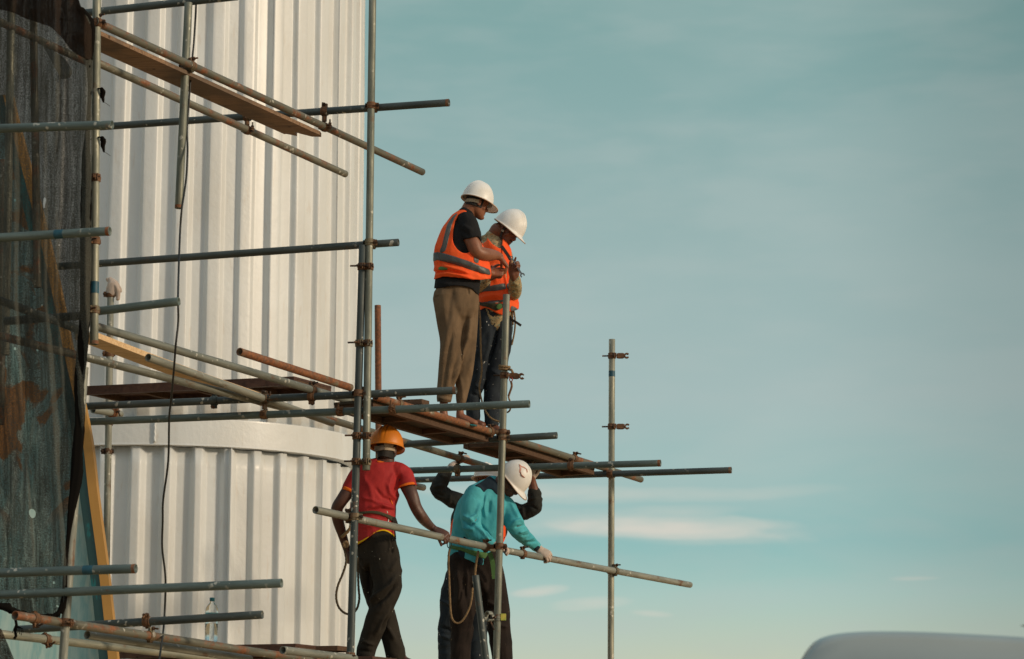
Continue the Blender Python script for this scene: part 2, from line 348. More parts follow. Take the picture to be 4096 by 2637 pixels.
def m_hoard():
    m, t, b = newmat('peeling_teal_panel'); v = coords(t, False, (1, 1, 0.22)); v2 = coords(t, False)
    n = noisen(t, v, 7, 6, 0.6, 0.4); n2 = noisen(t, v2, 3.2, 4, 0.5, 0.8); n3 = noisen(t, v2, 2.0, 2)
    c = ramp(t, [(0.30, lin(130, 184, 190)), (0.45, lin(180, 210, 208)), (0.55, lin(140, 188, 192)), (0.70, lin(206, 220, 210))], n).outputs[0]
    f = ramp(t, [(0.51, G(0)), (0.55, G(1))], n2).outputs[0]
    sep = N(t, 'ShaderNodeSeparateXYZ'); t.links.new(v2, sep.inputs[0])
    f = mathn(t, 'MULTIPLY', f, ramp(t, [(0.10, G(0)), (0.3, G(1))], mathn(t, 'ADD', sep.outputs[2], 1.1)).outputs[0])
    c = mixc(t, f, c, lin(176, 124, 72))
    t.links.new(c, b.inputs['Base Color']); b.inputs['Roughness'].default_value = 0.7; bump(t, b, n, 0.2, 0.004); return m
M_HOARD = m_hoard()
def m_tower():
    m, t, b = newmat('white_gloss_paint'); v = coords(t, False)
    n = noisen(t, coords(t, False, (1, 1, 0.35)), 2.2, 5, 0.5, 0.6); n2 = noisen(t, v, 26, 5, 0.6); n3 = noisen(t, coords(t, False, (3, 3, 0.5)), 9, 3)
    c = mixc(t, ramp(t, [(0.35, G(0)), (0.75, G(1))], n).outputs[0], lin(216, 222, 225), lin(203, 206, 205))
    c = mixc(t, mathn(t, 'MULTIPLY', ramp(t, [(0.62, G(0)), (0.72, G(1))], n3).outputs[0], 0.25), c, lin(190, 176, 160))
    t.links.new(c, b.inputs['Base Color']); b.inputs['Roughness'].default_value = 0.44; b.inputs['Specular IOR Level'].default_value = 0.4
    b.inputs['Coat Weight'].default_value = 0.12; b.inputs['Coat Roughness'].default_value = 0.22
    bump(t, b, mathn(t, 'ADD', mathn(t, 'MULTIPLY', n2, 0.6), mathn(t, 'MULTIPLY', noisen(t, v, 5, 3), 1.4)), 0.35, 0.012); return m
M_TOWER = m_tower()
def m_net(name, dens, col=(0.050, 0.044, 0.040, 1)):
    m = bpy.data.materials.new(name); m.use_nodes = True; t = m.node_tree; t.nodes.clear()
    v = coords(t, False); o = N(t, 'ShaderNodeOutputMaterial')
    d = N(t, 'ShaderNodeBsdfDiffuse'); tr = N(t, 'ShaderNodeBsdfTransparent'); mx = N(t, 'ShaderNodeMixShader')
    st = noisen(t, coords(t, False, (1, 1, 0.04)), 34, 4, 0.6); fine = noisen(t, v, 210, 2, 0.6); big = noisen(t, v, 2.5, 3)
    wv = N(t, 'ShaderNodeTexWave', wave_type='BANDS', bands_direction='Z'); wv.inputs['Scale'].default_value = 36; wv.inputs['Distortion'].default_value = 0.6; t.links.new(v, wv.inputs[0])
    a = mathn(t, 'ADD', mathn(t, 'MULTIPLY', mathn(t, 'SUBTRACT', st, 0.5), 0.75), mathn(t, 'MULTIPLY', mathn(t, 'SUBTRACT', fine, 0.5), 1.3))
    a = mathn(t, 'ADD', a, mathn(t, 'MULTIPLY', mathn(t, 'SUBTRACT', wv.outputs[1], 0.5), 0.10))
    a = mathn(t, 'ADD', a, mathn(t, 'MULTIPLY', mathn(t, 'SUBTRACT', big, 0.5), 0.35))
    a = mathn(t, 'ADD', a, dens, clamp=True)
    t.links.new(mixc(t, big, col, (col[0]*1.5, col[1]*1.25, col[2], 1)), d.inputs[0])
    t.links.new(a, mx.inputs[0]); t.links.new(tr.outputs[0], mx.inputs[1]); t.links.new(d.outputs[0], mx.inputs[2]); t.links.new(mx.outputs[0], o.inputs[0])
    return m
M_NET = m_net('debris_netting', 0.83, (0.050, 0.058, 0.057, 1)); M_NETD = m_net('debris_netting_rolled', 1.3, (0.008, 0.008, 0.008, 1)); M_NETF = m_net('debris_netting_folded', 0.92, (0.022, 0.018, 0.016, 1))
M_BAND = m_simple('blue_paint_band', lin(24, 84, 104), 0.5, var=0.2, scale=40)
M_WPAINT = m_simple('white_paint', lin(220, 220, 210), 0.6)
def m_plastic():
    m, t, b = newmat('clear_pet_plastic'); b.inputs['Base Color'].default_value = (0.9, 0.95, 0.97, 1); b.inputs['Transmission Weight'].default_value = 1.0
    b.inputs['IOR'].default_value = 1.35; b.inputs['Roughness'].default_value = 0.12; return m
M_PET = m_plastic()
M_CAP = m_simple('teal_plastic_cap', lin(24, 120, 136), 0.4, bumpv=0)
M_LABEL = m_simple('teal_bottle_label', lin(70, 150, 156), 0.5, bumpv=0, scale=60, col2=lin(150, 196, 196))
M_VAN = m_simple('silver_grey_car_paint', lin(166, 176, 176), 0.32, 0.35, 0.04, 3, 0)
M_GLASS = m_simple('dark_glass', lin(34, 42, 44), 0.08, 0, 0.05, 3, 0)
M_TYRE = m_simple('tyre_rubber', lin(30, 30, 30), 0.85)
M_GROUND = m_simple('sandy_ground', lin(206, 168, 120), 0.95, 0, 0.2, 0.8, 0.5, bscale=6, bd=0.03)
M_SCRIB = m_simple('red_marker', lin(226, 168, 150), 0.6)
M_EYE = m_simple('eye_white', lin(200, 190, 180), 0.3, bumpv=0)
# ================================================================ SETTING
g = MB(); n = 40
gv = [(-1500+3000*i/n, -1500+3000*j/n, -0.02*0) for j in range(n+1) for i in range(n+1)]
g.add(gv, [(j*(n+1)+i, j*(n+1)+i+1, (j+1)*(n+1)+i+1, (j+1)*(n+1)+i) for j in range(n) for i in range(n)])
o = g.build('ground', M_GROUND); o['kind'] = 'structure'

# ---------------------------------------------------------------- the tower
TY = 22.0; TC = P(650, 1700, TY); TC.z = 0; TR = 800/F*TY*1.0
def zat(y, Yd): return P(650, y, Yd).z
def tower():
    r0 = root('tower', 'tall white round tower clad in vertical ribbed sheet with a smooth ring band', 'tower', (TC.x, TC.y, 0))
    def shell(name, zb, zt, R, pitch, phase, depth, narrow):
        # trapezoid ribs: outer face, slope, inner face, slope; slightly rounded folds
        #prof = [(0.0, 0), (0.015, 0.5), (0.03, 1), (narrow-0.02, 1), (narrow, 0.97), (narrow+0.16, 0.03), (narrow+0.19, 0), (0.84, 0), (0.86, 0.06), (0.985, 0.0)]
        cr, s1, vl, s2 = narrow; prof = []
        for q_ in (0.0, 0.25, 0.5, 0.75): prof.append((cr*q_, 1.0))
        for q_ in (0, .12, .28, .45, .62, .8, .92): prof.append((cr+s1*q_, 0.5+0.5*math.cos(math.pi*min(1, q_*1.0))))
        for q_ in (0.0, 0.15, 0.4, 0.7, 0.9): prof.append((cr+s1+vl*q_, 0.0))
        for q_ in (0, .15, .35, .5, .65, .85): prof.append((cr+s1+vl+s2*q_, 0.5-0.5*math.cos(math.pi*q_)))
        nr = int(round(2*math.pi/pitch)); pitch = 2*math.pi/nr; zs = np.linspace(zb, zt, 30); R_ = []
        rnd = random.Random(3); jit = [rnd.uniform(-0.02, 0.02) for _ in range(nr)]; jd = [rnd.uniform(0.85, 1.1) for _ in range(nr)]
        for z in zs:
            ring = []
            for k in range(nr):
                for a, d in prof:
                    th = phase+(k+a+jit[k])*pitch
                    rr = R - depth*(1-d)*jd[k] + 0.002*math.sin(z*2.1+k)
                    ring.append((TC.x+rr*math.sin(th), TC.y-rr*math.cos(th), z))
            R_.append(ring)
        m = MB(); m.rings(R_, (True, True)); return m.build(name, M_TOWER, r0, smooth=True)
    zb0 = zat(1780, TY-TR); zb1 = zat(1668, TY-TR)
    shell('upper_cladding', zb1, 11.0, TR, math.radians(8.95), math.radians(18.4-8.95*0.94-8.95*2), 0.050, (0.34, 0.20, 0.34, 0.12))
    shell('lower_cladding', 0.0, zb0, TR*0.984, math.radians(8.6), math.radians(25.2-8.6*0.955), 0.056, (0.20, 0.26, 0.40, 0.14))
    prof = [(TR*0.95, zb0), (TR+0.004, zb0), (TR+0.007, zb0+0.002), (TR+0.007, zb0+0.008), (TR+0.005, zb0+0.016), (TR+0.005, zb0+0.10), (TR+0.005, zb1-0.03), (TR+0.005, zb1-0.012), (TR+0.004, zb1), (TR*0.95, zb1)]
    R_ = [[(TC.x+r*math.sin(2*math.pi*k/180), TC.y-r*math.cos(2*math.pi*k/180), z) for k in range(180)] for r, z in prof]
    R_ = [[(a, b, c+(b-TC.y+TR)*0.026) for a, b, c in q_] for q_ in R_]; m = MB(); m.rings(R_, (False, False)); m.build('ring_band', M_TOWER, r0, smooth=True).data.polygons.foreach_set('use_smooth', [False]*(180*9))
    w = MB()
    for px, y0, y1 in ((732, zb0+0.02, zb1-0.02),):
        th = math.asin((px-650)/800); pts = [(TC.x+(TR+0.018)*math.sin(th)+0.003*math.sin(i*1.7), TC.y-(TR+0.018)*math.cos(th), y0+(y1-y0)*i/14) for i in range(15)]
        ropemesh(w, pts, 0.010, 6)
    w.build('weld_seam', M_TOWER, r0, smooth=True)
    # the welded strip standing proud of the lower cladding below the band
    th = math.asin((1008-650)/800); c = Vector((TC.x+TR*math.sin(th), TC.y-TR*math.cos(th), zb0/2))
    s = MB(); s.obox(c, (math.cos(th), math.sin(th), 0), (math.sin(th), -math.cos(th), 0), (0, 0, 1), 0.004, 0.022, zb0/2-0.004); s.build('joint_fin', M_TOWER, r0)
tower()

# ---------------------------------------------------------------- scaffold tubes
TUBES = {}
def tube(key, A, B, mat, label, bands=(), r=0.02415, group='steel scaffold tubes', rustends=(), over=1.0):
    a, b = P(*A), P(*B); d = b-a; L = d.length; n = 28
    mb = MB(); bow = random.uniform(-1, 1)*0.002*L; segs = 12
    ring = lambda z, q: [(q*math.cos(2*math.pi*i/n)+bow*math.sin(math.pi*z/L), q*math.sin(2*math.pi*i/n), z) for i in range(n)]
    zs = [L*i/segs for i in range(segs+1)]
    R = [ring(0.0, r-0.0042)] + [ring(0.0, r-0.0006)]+[ring(0.0008, r)]+[ring(z, r) for z in zs[1:-1]]+[ring(L-0.0008, r)]+[ring(L, r-0.0006)]+[ring(L, r-0.0042)]+[ring(z, r-0.0042) for z in zs[::-1][1:-1]]
    k = len(R); V = [p for q in R for p in q]; Fc = [(i*n+j, i*n+(j+1) % n, ((i+1) % k)*n+(j+1) % n, ((i+1) % k)*n+j) for i in range(k) for j in range(n)]
    me = mesh_from(V, Fc, 'scaffold_tube'); me.materials.append(mat)
    me.polygons.foreach_set('use_smooth', [True]*len(me.polygons))
    o = bpy.data.objects.new('scaffold_tube', me); COL.objects.link(o)
    o.location = a; o.rotation_mode = 'QUATERNION'; o.rotation_quaternion = d.to_track_quat('Z', 'Y')
    tag(o, label, 'scaffold tube', group)
    TUBES[key] = (a, b, o)
    for (z0, z1) in bands:
        z0, z1 = z0*L, z1*L
        bm = MB(); bm.rings([ring(z0, r+0.0001), ring(z0+0.0005, r+0.0009), ring(z1-0.0005, r+0.0009), ring(z1, r+0.0001)], (False, False))
        bo = bpy.data.objects.new('paint_band', mesh_from(bm.v, bm.f, 'paint_band')); bo.data.materials.append(M_BAND); COL.objects.link(bo); bo.parent = o
    for e in rustends:
        z0, z1 = (0.0012, 0.02) if e == 0 else (L-0.02, L-0.0012)
        bm = MB(); bm.rings([ring(z0, r+0.0001), ring(z0+0.0005, r+0.0006), ring(z1-0.0005, r+0.0006), ring(z1, r+0.0001)], (False, False))
        bo = bpy.data.objects.new('rusty_rim', mesh_from(bm.v, bm.f, 'rusty_rim')); bo.data.materials.append(M_RUST); COL.objects.link(bo); bo.parent = o
    return o
def ydist(key, x):
    """distance of a tube where it passes picture column x"""
    a, b, _ = TUBES[key]; pa, pb = proj([a, b])
    # plan line intersect
    p = P(x, pa[1]+(pb[1]-pa[1])*(x-pa[0])/(pb[0]-pa[0]+1e-9), 1.0); rr = p.x; d = b-a
    s = (rr*a.y-a.x)/(d.x-rr*d.y); return a.y+s*d.y
def lineT(key, A, B, anc, D, mat, label, **k):
    """tube between picture points A and B on the plan line through anc=(x, y, Y) with plan direction D"""
    ya = plan(*A, *anc, D); yb = plan(*B, *anc, D)
    return tube(key, (*A, ya), (*B, yb), mat, label, **k)

# uprights
tube('V1', (388, -60, 14.07), (376, 1378, 14.07), M_GALV, 'grey-green upright tube with white paint spots, standing beside the netting edge', bands=((0.83, 0.862),), rustends=(1,))
tube('V1b', (337, 1470, 13.95), (130, 4290, 13.95), M_GALVW, 'leaning upright tube at the lower edge of the netting, bright on one side')
tube('V2', (754, 12, 14.88), (715, 834, 14.88), M_GALV, 'short hanging upright tube with glittering sunlit side, cut off above the cable', rustends=(1,))
tube('V3', (443, 1150, 17.9), (398, 4150, 17.9), M_GALVW, 'upright tube wearing a glove on its top, behind the left ledgers')
tube('V4', (1491, -60, 16.0), (1465, 1881, 16.0), M_GALV, 'tall central upright tube crossing the tower edge from the top of the photo')
tube('V5', (1451, 982, 16.0), (1352, 4260, 16.0), M_DARK, 'dark blue-grey upright tube doubled beside the tall central one')
tube('V6', (1511, 1222, 18.9), (1518, 2250, 18.9), M_RUST, 'rusty brown upright tube behind the doubled uprights, above the yellow helmet')
tube('V7', (2026, 1179, 17.5), (1942, 4170, 17.5), M_GALV, 'mottled grey upright tube in front of the man in teal')
tube('V8', (2448, 1358, 19.4), (2438, 4080, 19.4), M_GALV, 'free standing upright tube with a blue painted ring, rightmost of the uprights', bands=((0.0486, 0.0576),))
tube('V9', (1902, 2302, 17.35), (1954, 2720, 17.35), M_DARK, 'short leaning tube propped in front of the legs of the man in teal')

# cross tubes (nearly level)
lineT('H1', (340, 53), (950, -14), (770, 6, 14.95), DB, M_DARK, 'dark cross tube sloping out of the top edge of the photo')
lineT('H2', (-260, 523), (449, 500), (449, 500, 13.3), DB, M_TEAL, 'near slate-grey cross tube with open end over the netting, highest of the near ones')
lineT('H3', (400, 508), (1797, 411), (1490, 432, 16.053), DB, M_DARK, 'dark cross tube behind the upper plank, its rusty end out against the sky', rustends=(1,))
lineT('H4', (-260, 966), (440, 925), (440, 925, 13.4), DB, M_TEAL, 'near slate-grey cross tube with blue band and rusty open end over the netting', bands=((0.69, 0.74),), rustends=(1,))
lineT('H5', (225, 1067), (1594, 970), (1486, 976, 16.053), DB, M_DARK, 'brown-grey cross tube passing behind the netting to the top of the doubled upright')
lineT('H6', (335, 1252), (716, 1206), (380, 1246, 14.18), DB, M_TEAL, 'short slate-grey cross tube with open end touching the black cable')
lineT('H7', (334, 1626), (1825, 1562), (1430, 1584, 16.053), DB, M_DARK, 'dark cross tube under the brown panel, ending rusty in front of the brown trousers', rustends=(1,))
lineT('H8', (343, 1688), (2118, 1616), (1430, 1646, 16.053), DB, M_TEAL, 'long slate-grey cross tube passing in front of the feet of the standing men')
lineT('H9', (1560, 1781), (2228, 1742), (2010, 1755, 17.553), DB, M_DARK, 'dark cross tube carrying the deck, starting behind the yellow helmet')
lineT('H10', (1560, 1885), (2643, 1853), (2070, 1870, 18.25), DB, M_TEAL, 'grey cross tube under the deck passing behind the scribbled white helmet', rustends=(1,))
lineT('H11', (1560, 1923), (2926, 1881), (2446, 1896, 19.347), DB, M_DARK, 'long dark cross tube reaching farthest right of all into the sky', rustends=(1,))
lineT('H12', (-260, 2301), (544, 2275), (544, 2275, 13.2), DB, M_TEAL, 'near slate-grey cross tube with blue band and rusty end, low over the ochre timber', bands=((0.745, 0.795),), rustends=(1,))
lineT('H13', (-260, 2390), (1127, 2333), (1127, 2333, 13.6), DB, M_TEAL, 'long near slate-grey cross tube with open end above the water bottle')
lineT('H14', (62, 2520), (1050, 2459), (650, 2486, 14.9), DB, M_DARK, 'dark cross tube passing in front of the water bottle')
# ledgers (running away to the right)
lineT('A1', (380, 87), (1690, 689), (1275, 492, 16.08), DA, M_RUSTG, 'long sloping tube along the upper plank, ending below the central upright')
lineT('A2', (380, 247), (1382, 697), (985, 521, 16.27), DA, M_RUSTG, 'second sloping tube under the upper plank, ending with a white mark over the cladding')
lineT('A3', (374, 1303), (1500, 1634), (1210, 1545, 16.04), DA, M_GALVW, 'pale sloping tube above the pale timber plank')
lineT('A4a', (330, 1426), (1330, 1680), (1170, 1638, 16.6), DA, M_GALVW, 'long pale sloping tube emerging from the netting below the pale plank')
lineT('A4b', (1262, 1661), (1948, 1867), (1430, 1708, 17.2), DA, M_RUSTG, 'sloping tube passing behind the yellow helmet, held by a gloved hand')
lineT('A7', (592, 1430), (1330, 1693), (1010, 1566, 16.10), DA, M_GALVW, 'pale tube with open dark end lying over the pale timber plank')
lineT('R1', (958, 1407), (1402, 1551), (1402, 1551, 15.99), DA, M_RUST, 'orange rusted tube with open end, clamped to the doubled upright')
lineT('A6', (1502, 1588), (1968, 1729), (1968, 1729, 17.50), DA, M_RUST, 'heavily rusted sloping tube at the feet of the man in brown trousers')
lineT('A8', (1996, 1740), (2564, 1919), (2446, 1882, 19.47), DA, M_RUSTG, 'rust patched sloping tube along the outer deck panel')
lineT('A9', (1560, 1925), (1694, 1951), (1694, 1951, 18.6), DA, M_GALVW, 'stub of pale tube showing beside the orange cuff')
lineT('A10', (372, 1640), (484, 1657), (440, 1650, 17.8), DA, M_GALVW, 'short pale tube stub with rusty clamp at the left back upright')
lineT('G1', (1262, 2040), (1976, 2195), (1415, 2074, 16.08), DA, M_GALVW, 'guard rail tube gripped by the man in red, open end over the cladding')
lineT('G2', (2022, 2202), (2760, 2340), (2446, 2281, 19.33), DA, M_GALVW, 'guard rail tube under the white glove, ending out in the sky')
lineT('B1', (60, 2462), (1300, 2650), (270, 2493, 14.0), DA, M_RUSTG, 'uppermost of the low sloping tubes at the bottom left, rust flecked')
lineT('B2', (349, 2540), (1000, 2638), (349, 2540, 14.3), DA, M_GALVW, 'low sloping tube with dark open end, bottom left below the rust flecked one')
lineT('B3', (-40, 2532), (1000, 2651), (180, 2560, 14.6), DA, M_GALV, 'lowest sloping tube at the bottom left, passing behind the leaning upright')
lineT('B4', (1131, 2601), (1420, 2635), (1400, 2633, 15.96), DA, M_GALVW, 'low tube with open end in front of the stacked shuttering near the bottle')
# tubes behind the netting
tube('N1', (47, -60, 15.2), (22, 1420, 15.2), M_GALV, 'upright tube seen dimly through the netting, leftmost, gold along one side')
tube('N2', (133, 40, 15.4), (150, 1150, 15.4), M_RUSTG, 'second upright tube seen dimly through the netting')
lineT('N3', (-60, 60), (350, 250), (100, 135, 15.3), DA, M_RUSTG, 'sloping tube seen dimly through the netting near the top')
lineT('N4', (-60, 1180), (345, 1330), (345, 1330, 14.8), DA, M_DARK, 'upper sloping tube behind the netting at mid height')
lineT('N5', (-60, 1330), (345, 1430), (345, 1430, 14.9), DA, M_RUSTG, 'lower sloping tube behind the netting at mid height')
lineT('N6', (20, 1285), (345, 1262), (345, 1262, 14.5), DB, M_DARK, 'short cross tube behind the netting at mid height')
tube('N7', (12, 640, 15.6), (2, 1700, 15.6), M_RUSTG, 'rusty upright tube at the photo edge behind the netting')

# ---------------------------------------------------------------- couplers
def clampring(mb, c, ax, r0=0.0246, r1=0.0300, w=0.022, lugdir=None):
    ax = ax.normalized(); u = (lugdir - ax*lugdir.dot(ax)).normalized(); v = ax.cross(u); n = 24
    def ring(r, h): return [c+(u*math.cos(2*math.pi*i/n)+v*math.sin(2*math.pi*i/n))*r+ax*h for i in range(n)]
    R = [ring(r0, -w), ring(r1-0.001, -w), ring(r1, -w+0.002), ring(r1, -w*0.35), ring(r1+0.002, -w*0.25), ring(r1+0.002, w*0.25), ring(r1, w*0.35), ring(r1, w-0.002), ring(r1-0.001, w), ring(r0, w)]
    mb.rings(R, (False, False))
    for s in (-1, 1):   # flanges the bolt passes through
        mb.obox(c+u*(r1+0.008)+v*s*0.006, u, v, ax, 0.012, 0.0028, w*0.85)
        mb.obox(c-u*(r1+0.003), u, v, ax, 0.006, 0.012, w*0.6)
def hexa(mb, a, d, r, h):
    d = d.normalized(); u = d.orthogonal().normalized(); v = d.cross(u)
    k = lambda q: [a+(u*math.cos(math.pi*i/3)+v*math.sin(math.pi*i/3))*r+d*q for i in range(6)]
    mb.rings([k(0), k(h)])
cc = [0]
def coupler(p1, d1, p2, d2, label, mat=None, bolts=(None, None), group='scaffold couplers'):
    """a two-part coupler round tube axis points p1, p2 with tube directions d1, d2"""
    cc[0] += 1; mat = mat or (M_COUP, M_COUPR)[cc[0] % 2]
    mid = (p1+p2)/2; r0 = root('scaffold_coupler', label, 'coupler', mid, group)
    for k, (p, d, q) in enumerate(((p1, d1, p2), (p2, d2, p1))):
        d = d.normalized(); away = p-q
        if away.length < 1e-4: away = Vector((0, -1, 0))
        lug = bolts[k] if bolts[k] is not None else (d.cross(away))
        lug = Vector(lug); lug = (lug-d*lug.dot(d)).normalized()
        m = MB(); clampring(m, p, d, lugdir=lug); m.build('clamp_band', mat, r0, bevel=0.0012)
        b = MB(); v = d.cross(lug).normalized(); c = p+lug*0.044
        if v.dot(Vector((0, -1, 0.3))) < 0: v = -v
        b.cyl(c-v*0.020, c+v*0.045, 0.0055, 8); hexa(b, c+v*0.010, v, 0.0115, 0.012); hexa(b, c-v*0.020, v, 0.011, 0.008)
        b.build('bolt', M_BOLT, r0)
    m = MB(); ax = (p2-p1)
    if ax.length > 0.02: m.cyl(p1+ax*0.35, p1+ax*0.65, 0.016, 10)
    else: m.cyl(mid-Vector((0, .02, 0)), mid+Vector((0, .02, 0)), 0.016, 10)
    m.build('pivot_block', mat, r0)
    return r0
def cross(k1, k2, label, **kw):
    a1, b1, _ = TUBES[k1]; a2, b2, _ = TUBES[k2]; u = (b1-a1).normalized(); v = (b2-a2).normalized(); w = a1-a2
    B = u.dot(v); D = u.dot(w); E = v.dot(w); dn = 1-B*B
    s = (B*E-D)/dn; t = (E-B*D)/dn; p1 = a1+u*s; p2 = a2+v*t
    s2 = max(0.02, min((b1-a1).length-0.02, s)); t2 = max(0.02, min((b2-a2).length-0.02, t)); p1 = a1+u*s2; p2 = a2+v*t2
    dd = (p1-p2).length
    if dd > 0.075 or dd < 0.045: print('COUPLER', k1, k2, 'dist %.3f' % dd, proj([p1, p2]).round().tolist())
    return coupler(p1, u, p2, v, label, **kw)
def at(key, y=None, x=None):
    a, b, _ = TUBES[key]; pa, pb = proj([a, b])
    t = (y-pa[1])/(pb[1]-pa[1]) if y is not None else (x-pa[0])/(pb[0]-pa[0])
    for _ in range(4):
        q = proj([a+(b-a)*t])[0]; t += ((y-q[1])/(pb[1]-pa[1]) if y is not None else (x-q[0])/(pb[0]-pa[0]))
    return a+(b-a)*t, (b-a).normalized()
X, Z = Vector((1, 0, 0)), Vector((0, 0, 1))
cross('V1', 'A1', 'coupler at the netting corner holding the start of the upper ledger', bolts=(X, Z))
cross('V2', 'A1', 'coupler with raised bolt where the hanging tube meets the upper ledger', bolts=(X, Z))
cross('H3', 'A1', 'rusty coupler hanging the upper ledger from the dark cross tube near the notched plank end', bolts=(Z, X))
cross('H3', 'A2', 'dark coupler under the middle of the upper plank', bolts=(-X, X))
cross('V4', 'H3', 'coupler high on the central upright holding the dark cross tube', bolts=(X, X))
cross('V4', 'H5', 'coupler joining the central upright to the brown-grey cross tube', bolts=(X, X))
cross('V5', 'H7', 'heavy rusty coupler on the doubled upright at the dark cross tube', bolts=(X, Z))
cross('H7', 'A7', 'coupler on the dark cross tube clamping the pale tube with the open end', bolts=(Z, X))
cross('H7', 'A3', 'coupler on the dark cross tube clamping the pale sloping ledger', bolts=(-Z, Z))
cross('H8', 'A7', 'coupler under the long cross tube beside the pale plank end', bolts=(X, -X))
cross('V7', 'A6', 'rust caked coupler on the mottled upright at the end of the deck rail', bolts=(X, Z))
cross('V7', 'H9', 'coupler on the mottled upright behind the deck rail joint', bolts=(X, X))
cross('V7', 'G1', 'coupler joining the guard rail to the mottled upright in front of the teal shirt', bolts=(X, Z))
cross('V5', 'G1', 'coupler holding the guard rail to the dark upright beside the red shirt', bolts=(X, Z))
cross('V8', 'H11', 'pale coupler low on the free standing upright at the long cross tube', bolts=(-X, X))
cross('V8', 'G2', 'coupler where the guard rail crosses the free standing upright', bolts=(X, Z))
for y, lab in ((1068, 'uppermost of the swivel couplers tying the doubled uprights together'), (1374, 'second swivel coupler down between the doubled uprights'),
               (1745, 'swivel coupler between the doubled uprights beside the yellow helmet'), (1848, 'lowest swivel coupler of the doubled uprights, near their cut end')):
    p1, d1 = at('V5', y=y); p2, d2 = at('V4', y=y)
    coupler(p1, d1, p2, d2, lab, bolts=(Vector((0.25, -1, 0)), Vector((0.2, -1, 0))))
    m = MB(); m.cyl(p1+Vector((-0.075, -0.03, 0)), p1+Vector((-0.01, -0.035, 0)), 0.006, 8)
    bb = [o for o in COL.objects if o.name.startswith('scaffold_coupler') and o.type == 'EMPTY'][-1]; m.build('bolt', M_BOLT, bb)
def solo(key, y, x, d2, off, lab, mat=None, b=(None, None)):
    p1, d1 = at(key, y=y, x=x); coupler(p1, d1, p1+Vector(off), Vector(d2), lab, mat=mat, bolts=b)
YY = Vector((0, 1, 0)); DAv = Vector((*DA, 0)); DBv = Vector((*DB, 0)).normalized()
def single(key, lab, x=None, y=None, lug=X, mat=None, arm=None, boltout=0.05):
    p, d = at(key, y=y, x=x); r0 = root('tube_clamp', lab, 'clamp', p, 'single tube clamps'); cc[0] += 1
    mat = mat or (M_COUP, M_COUPR)[cc[0] % 2]; lug = Vector(lug); lug = (lug-d*lug.dot(d)).normalized()
    m = MB(); clampring(m, p, d, lugdir=lug); m.build('clamp_band', mat, r0, bevel=0.0012)
    v = d.cross(lug).normalized(); v = -v if v.dot(Vector((0.2, -1, 0.2))) < 0 else v; c = p+lug*0.044
    b = MB(); b.cyl(c-v*0.02, c+v*boltout, 0.0055, 8); hexa(b, c+v*0.008, v, 0.0115, 0.012); b.build('bolt', M_BOLT, r0)
    if arm:   # an open second jaw standing off the upright
        ad = Vector(arm).normalized(); up = d; sd_ = ad.cross(up); L = Vector(arm).length
        j = MB(); j.obox(p+ad*(0.034+L*0.30), ad, up, sd_, L*0.28, 0.018, 0.016)
        j.obox(p+ad*(0.034+L*0.30), ad, up, sd_, L*0.20, 0.0215, 0.010)
        j.build('swing_arm', mat, r0, bevel=0.003)
        k = MB(); n = 9; cen = p+ad*(0.034+L*0.76)   # C-shaped jaw opening outwards
        R = []
        for i in range(n):
            a = math.radians(38+284*i/(n-1)); q = ad*math.cos(a)+up*math.sin(a); c0 = cen+q*0.0
            R.append([c0+q*0.011+sd_*0.018, c0+q*0.0215+sd_*0.018, c0+q*0.0215-sd_*0.018, c0+q*0.011-sd_*0.018])
        k.rings(R); k.build('open_jaw', mat, r0, bevel=0.001)
        e = MB(); e.cyl(p-ad*0.075, p-ad*0.02, 0.006, 8); e.build('bolt', M_BOLT, r0)
    return r0
single('V8', 'open clamp sticking out near the top of the free standing upright', y=1424, lug=(0.6, -1, 0), arm=(0.105, 0, 0.001))
single('V8', 'open clamp sticking out below the blue ring on the free standing upright', y=1707, lug=(0.6, -1, 0), arm=(0.112, 0, 0.001), mat=M_COUPR)
single('V7', 'open clamp with claw end below the twisted rope on the mottled upright', y=1503, lug=(0.6, -1, 0), arm=(0.115, -0.02, -0.008), mat=M_COUPR)
single('V1', 'rusty clamp with a bolt high on the upright beside the netting', y=713, lug=(0.3, -1, 0), mat=M_COUPR)
single('V1', 'clamp on the netting upright just below the banded cross tube', y=964, lug=(-0.6, -1, 0))
single('V1', 'clamp near the lower end of the netting upright', y=1240, lug=(-0.6, -1, 0))
single('G2', 'rusty clamp round the guard rail left of the white glove', x=2090, lug=Z, mat=M_COUPR)
single('H10', 'rusty clamp on the deck cross tube right of the scribbled helmet', x=2284, lug=Z, mat=M_COUPR)
single('A8', 'clamp with a long bolt on the outer deck rail', x=2296, lug=(0.3, 0, 1), mat=M_COUPR)
single('H10', 'clamp on the grey cross tube below the gloved hand', x=1830, lug=(0.2, 0, -1), mat=M_COUP)
single('A4b', 'rusty clamp in the grip of the gloved hand', x=1838, lug=(0.3, 0, 1), mat=M_COUPR)
single('A4b', 'clamp with bolt standing just above the yellow helmet', x=1550, lug=Z, mat=M_COUPR)
single('H8', 'pale clamp on the long cross tube below the short timber block', x=1572, lug=(-0.4, -0.5, 0))
single('A6', 'small clamp on the rusted deck rail near its upper end', x=1596, lug=Z)
single('H8', 'clamp on the long cross tube left of the doubled upright', x=1362, lug=(-0.5, -1, 0), mat=M_COUPR)
single('A3', 'pale clamp on the sloping ledger left of the doubled upright', x=1402, lug=Z)
single('H7', 'clamp on the dark cross tube left of the pale plank', x=857, lug=(0, 0, -1), mat=M_DARK)
single('V3', 'rusty clamp on the gloved upright above the brown panel', y=1416, lug=(-1, -0.2, 0), mat=M_COUPR)
single('V3', 'dark clamp on the gloved upright at the long cross tube', y=1690, lug=(-1, -0.2, 0))
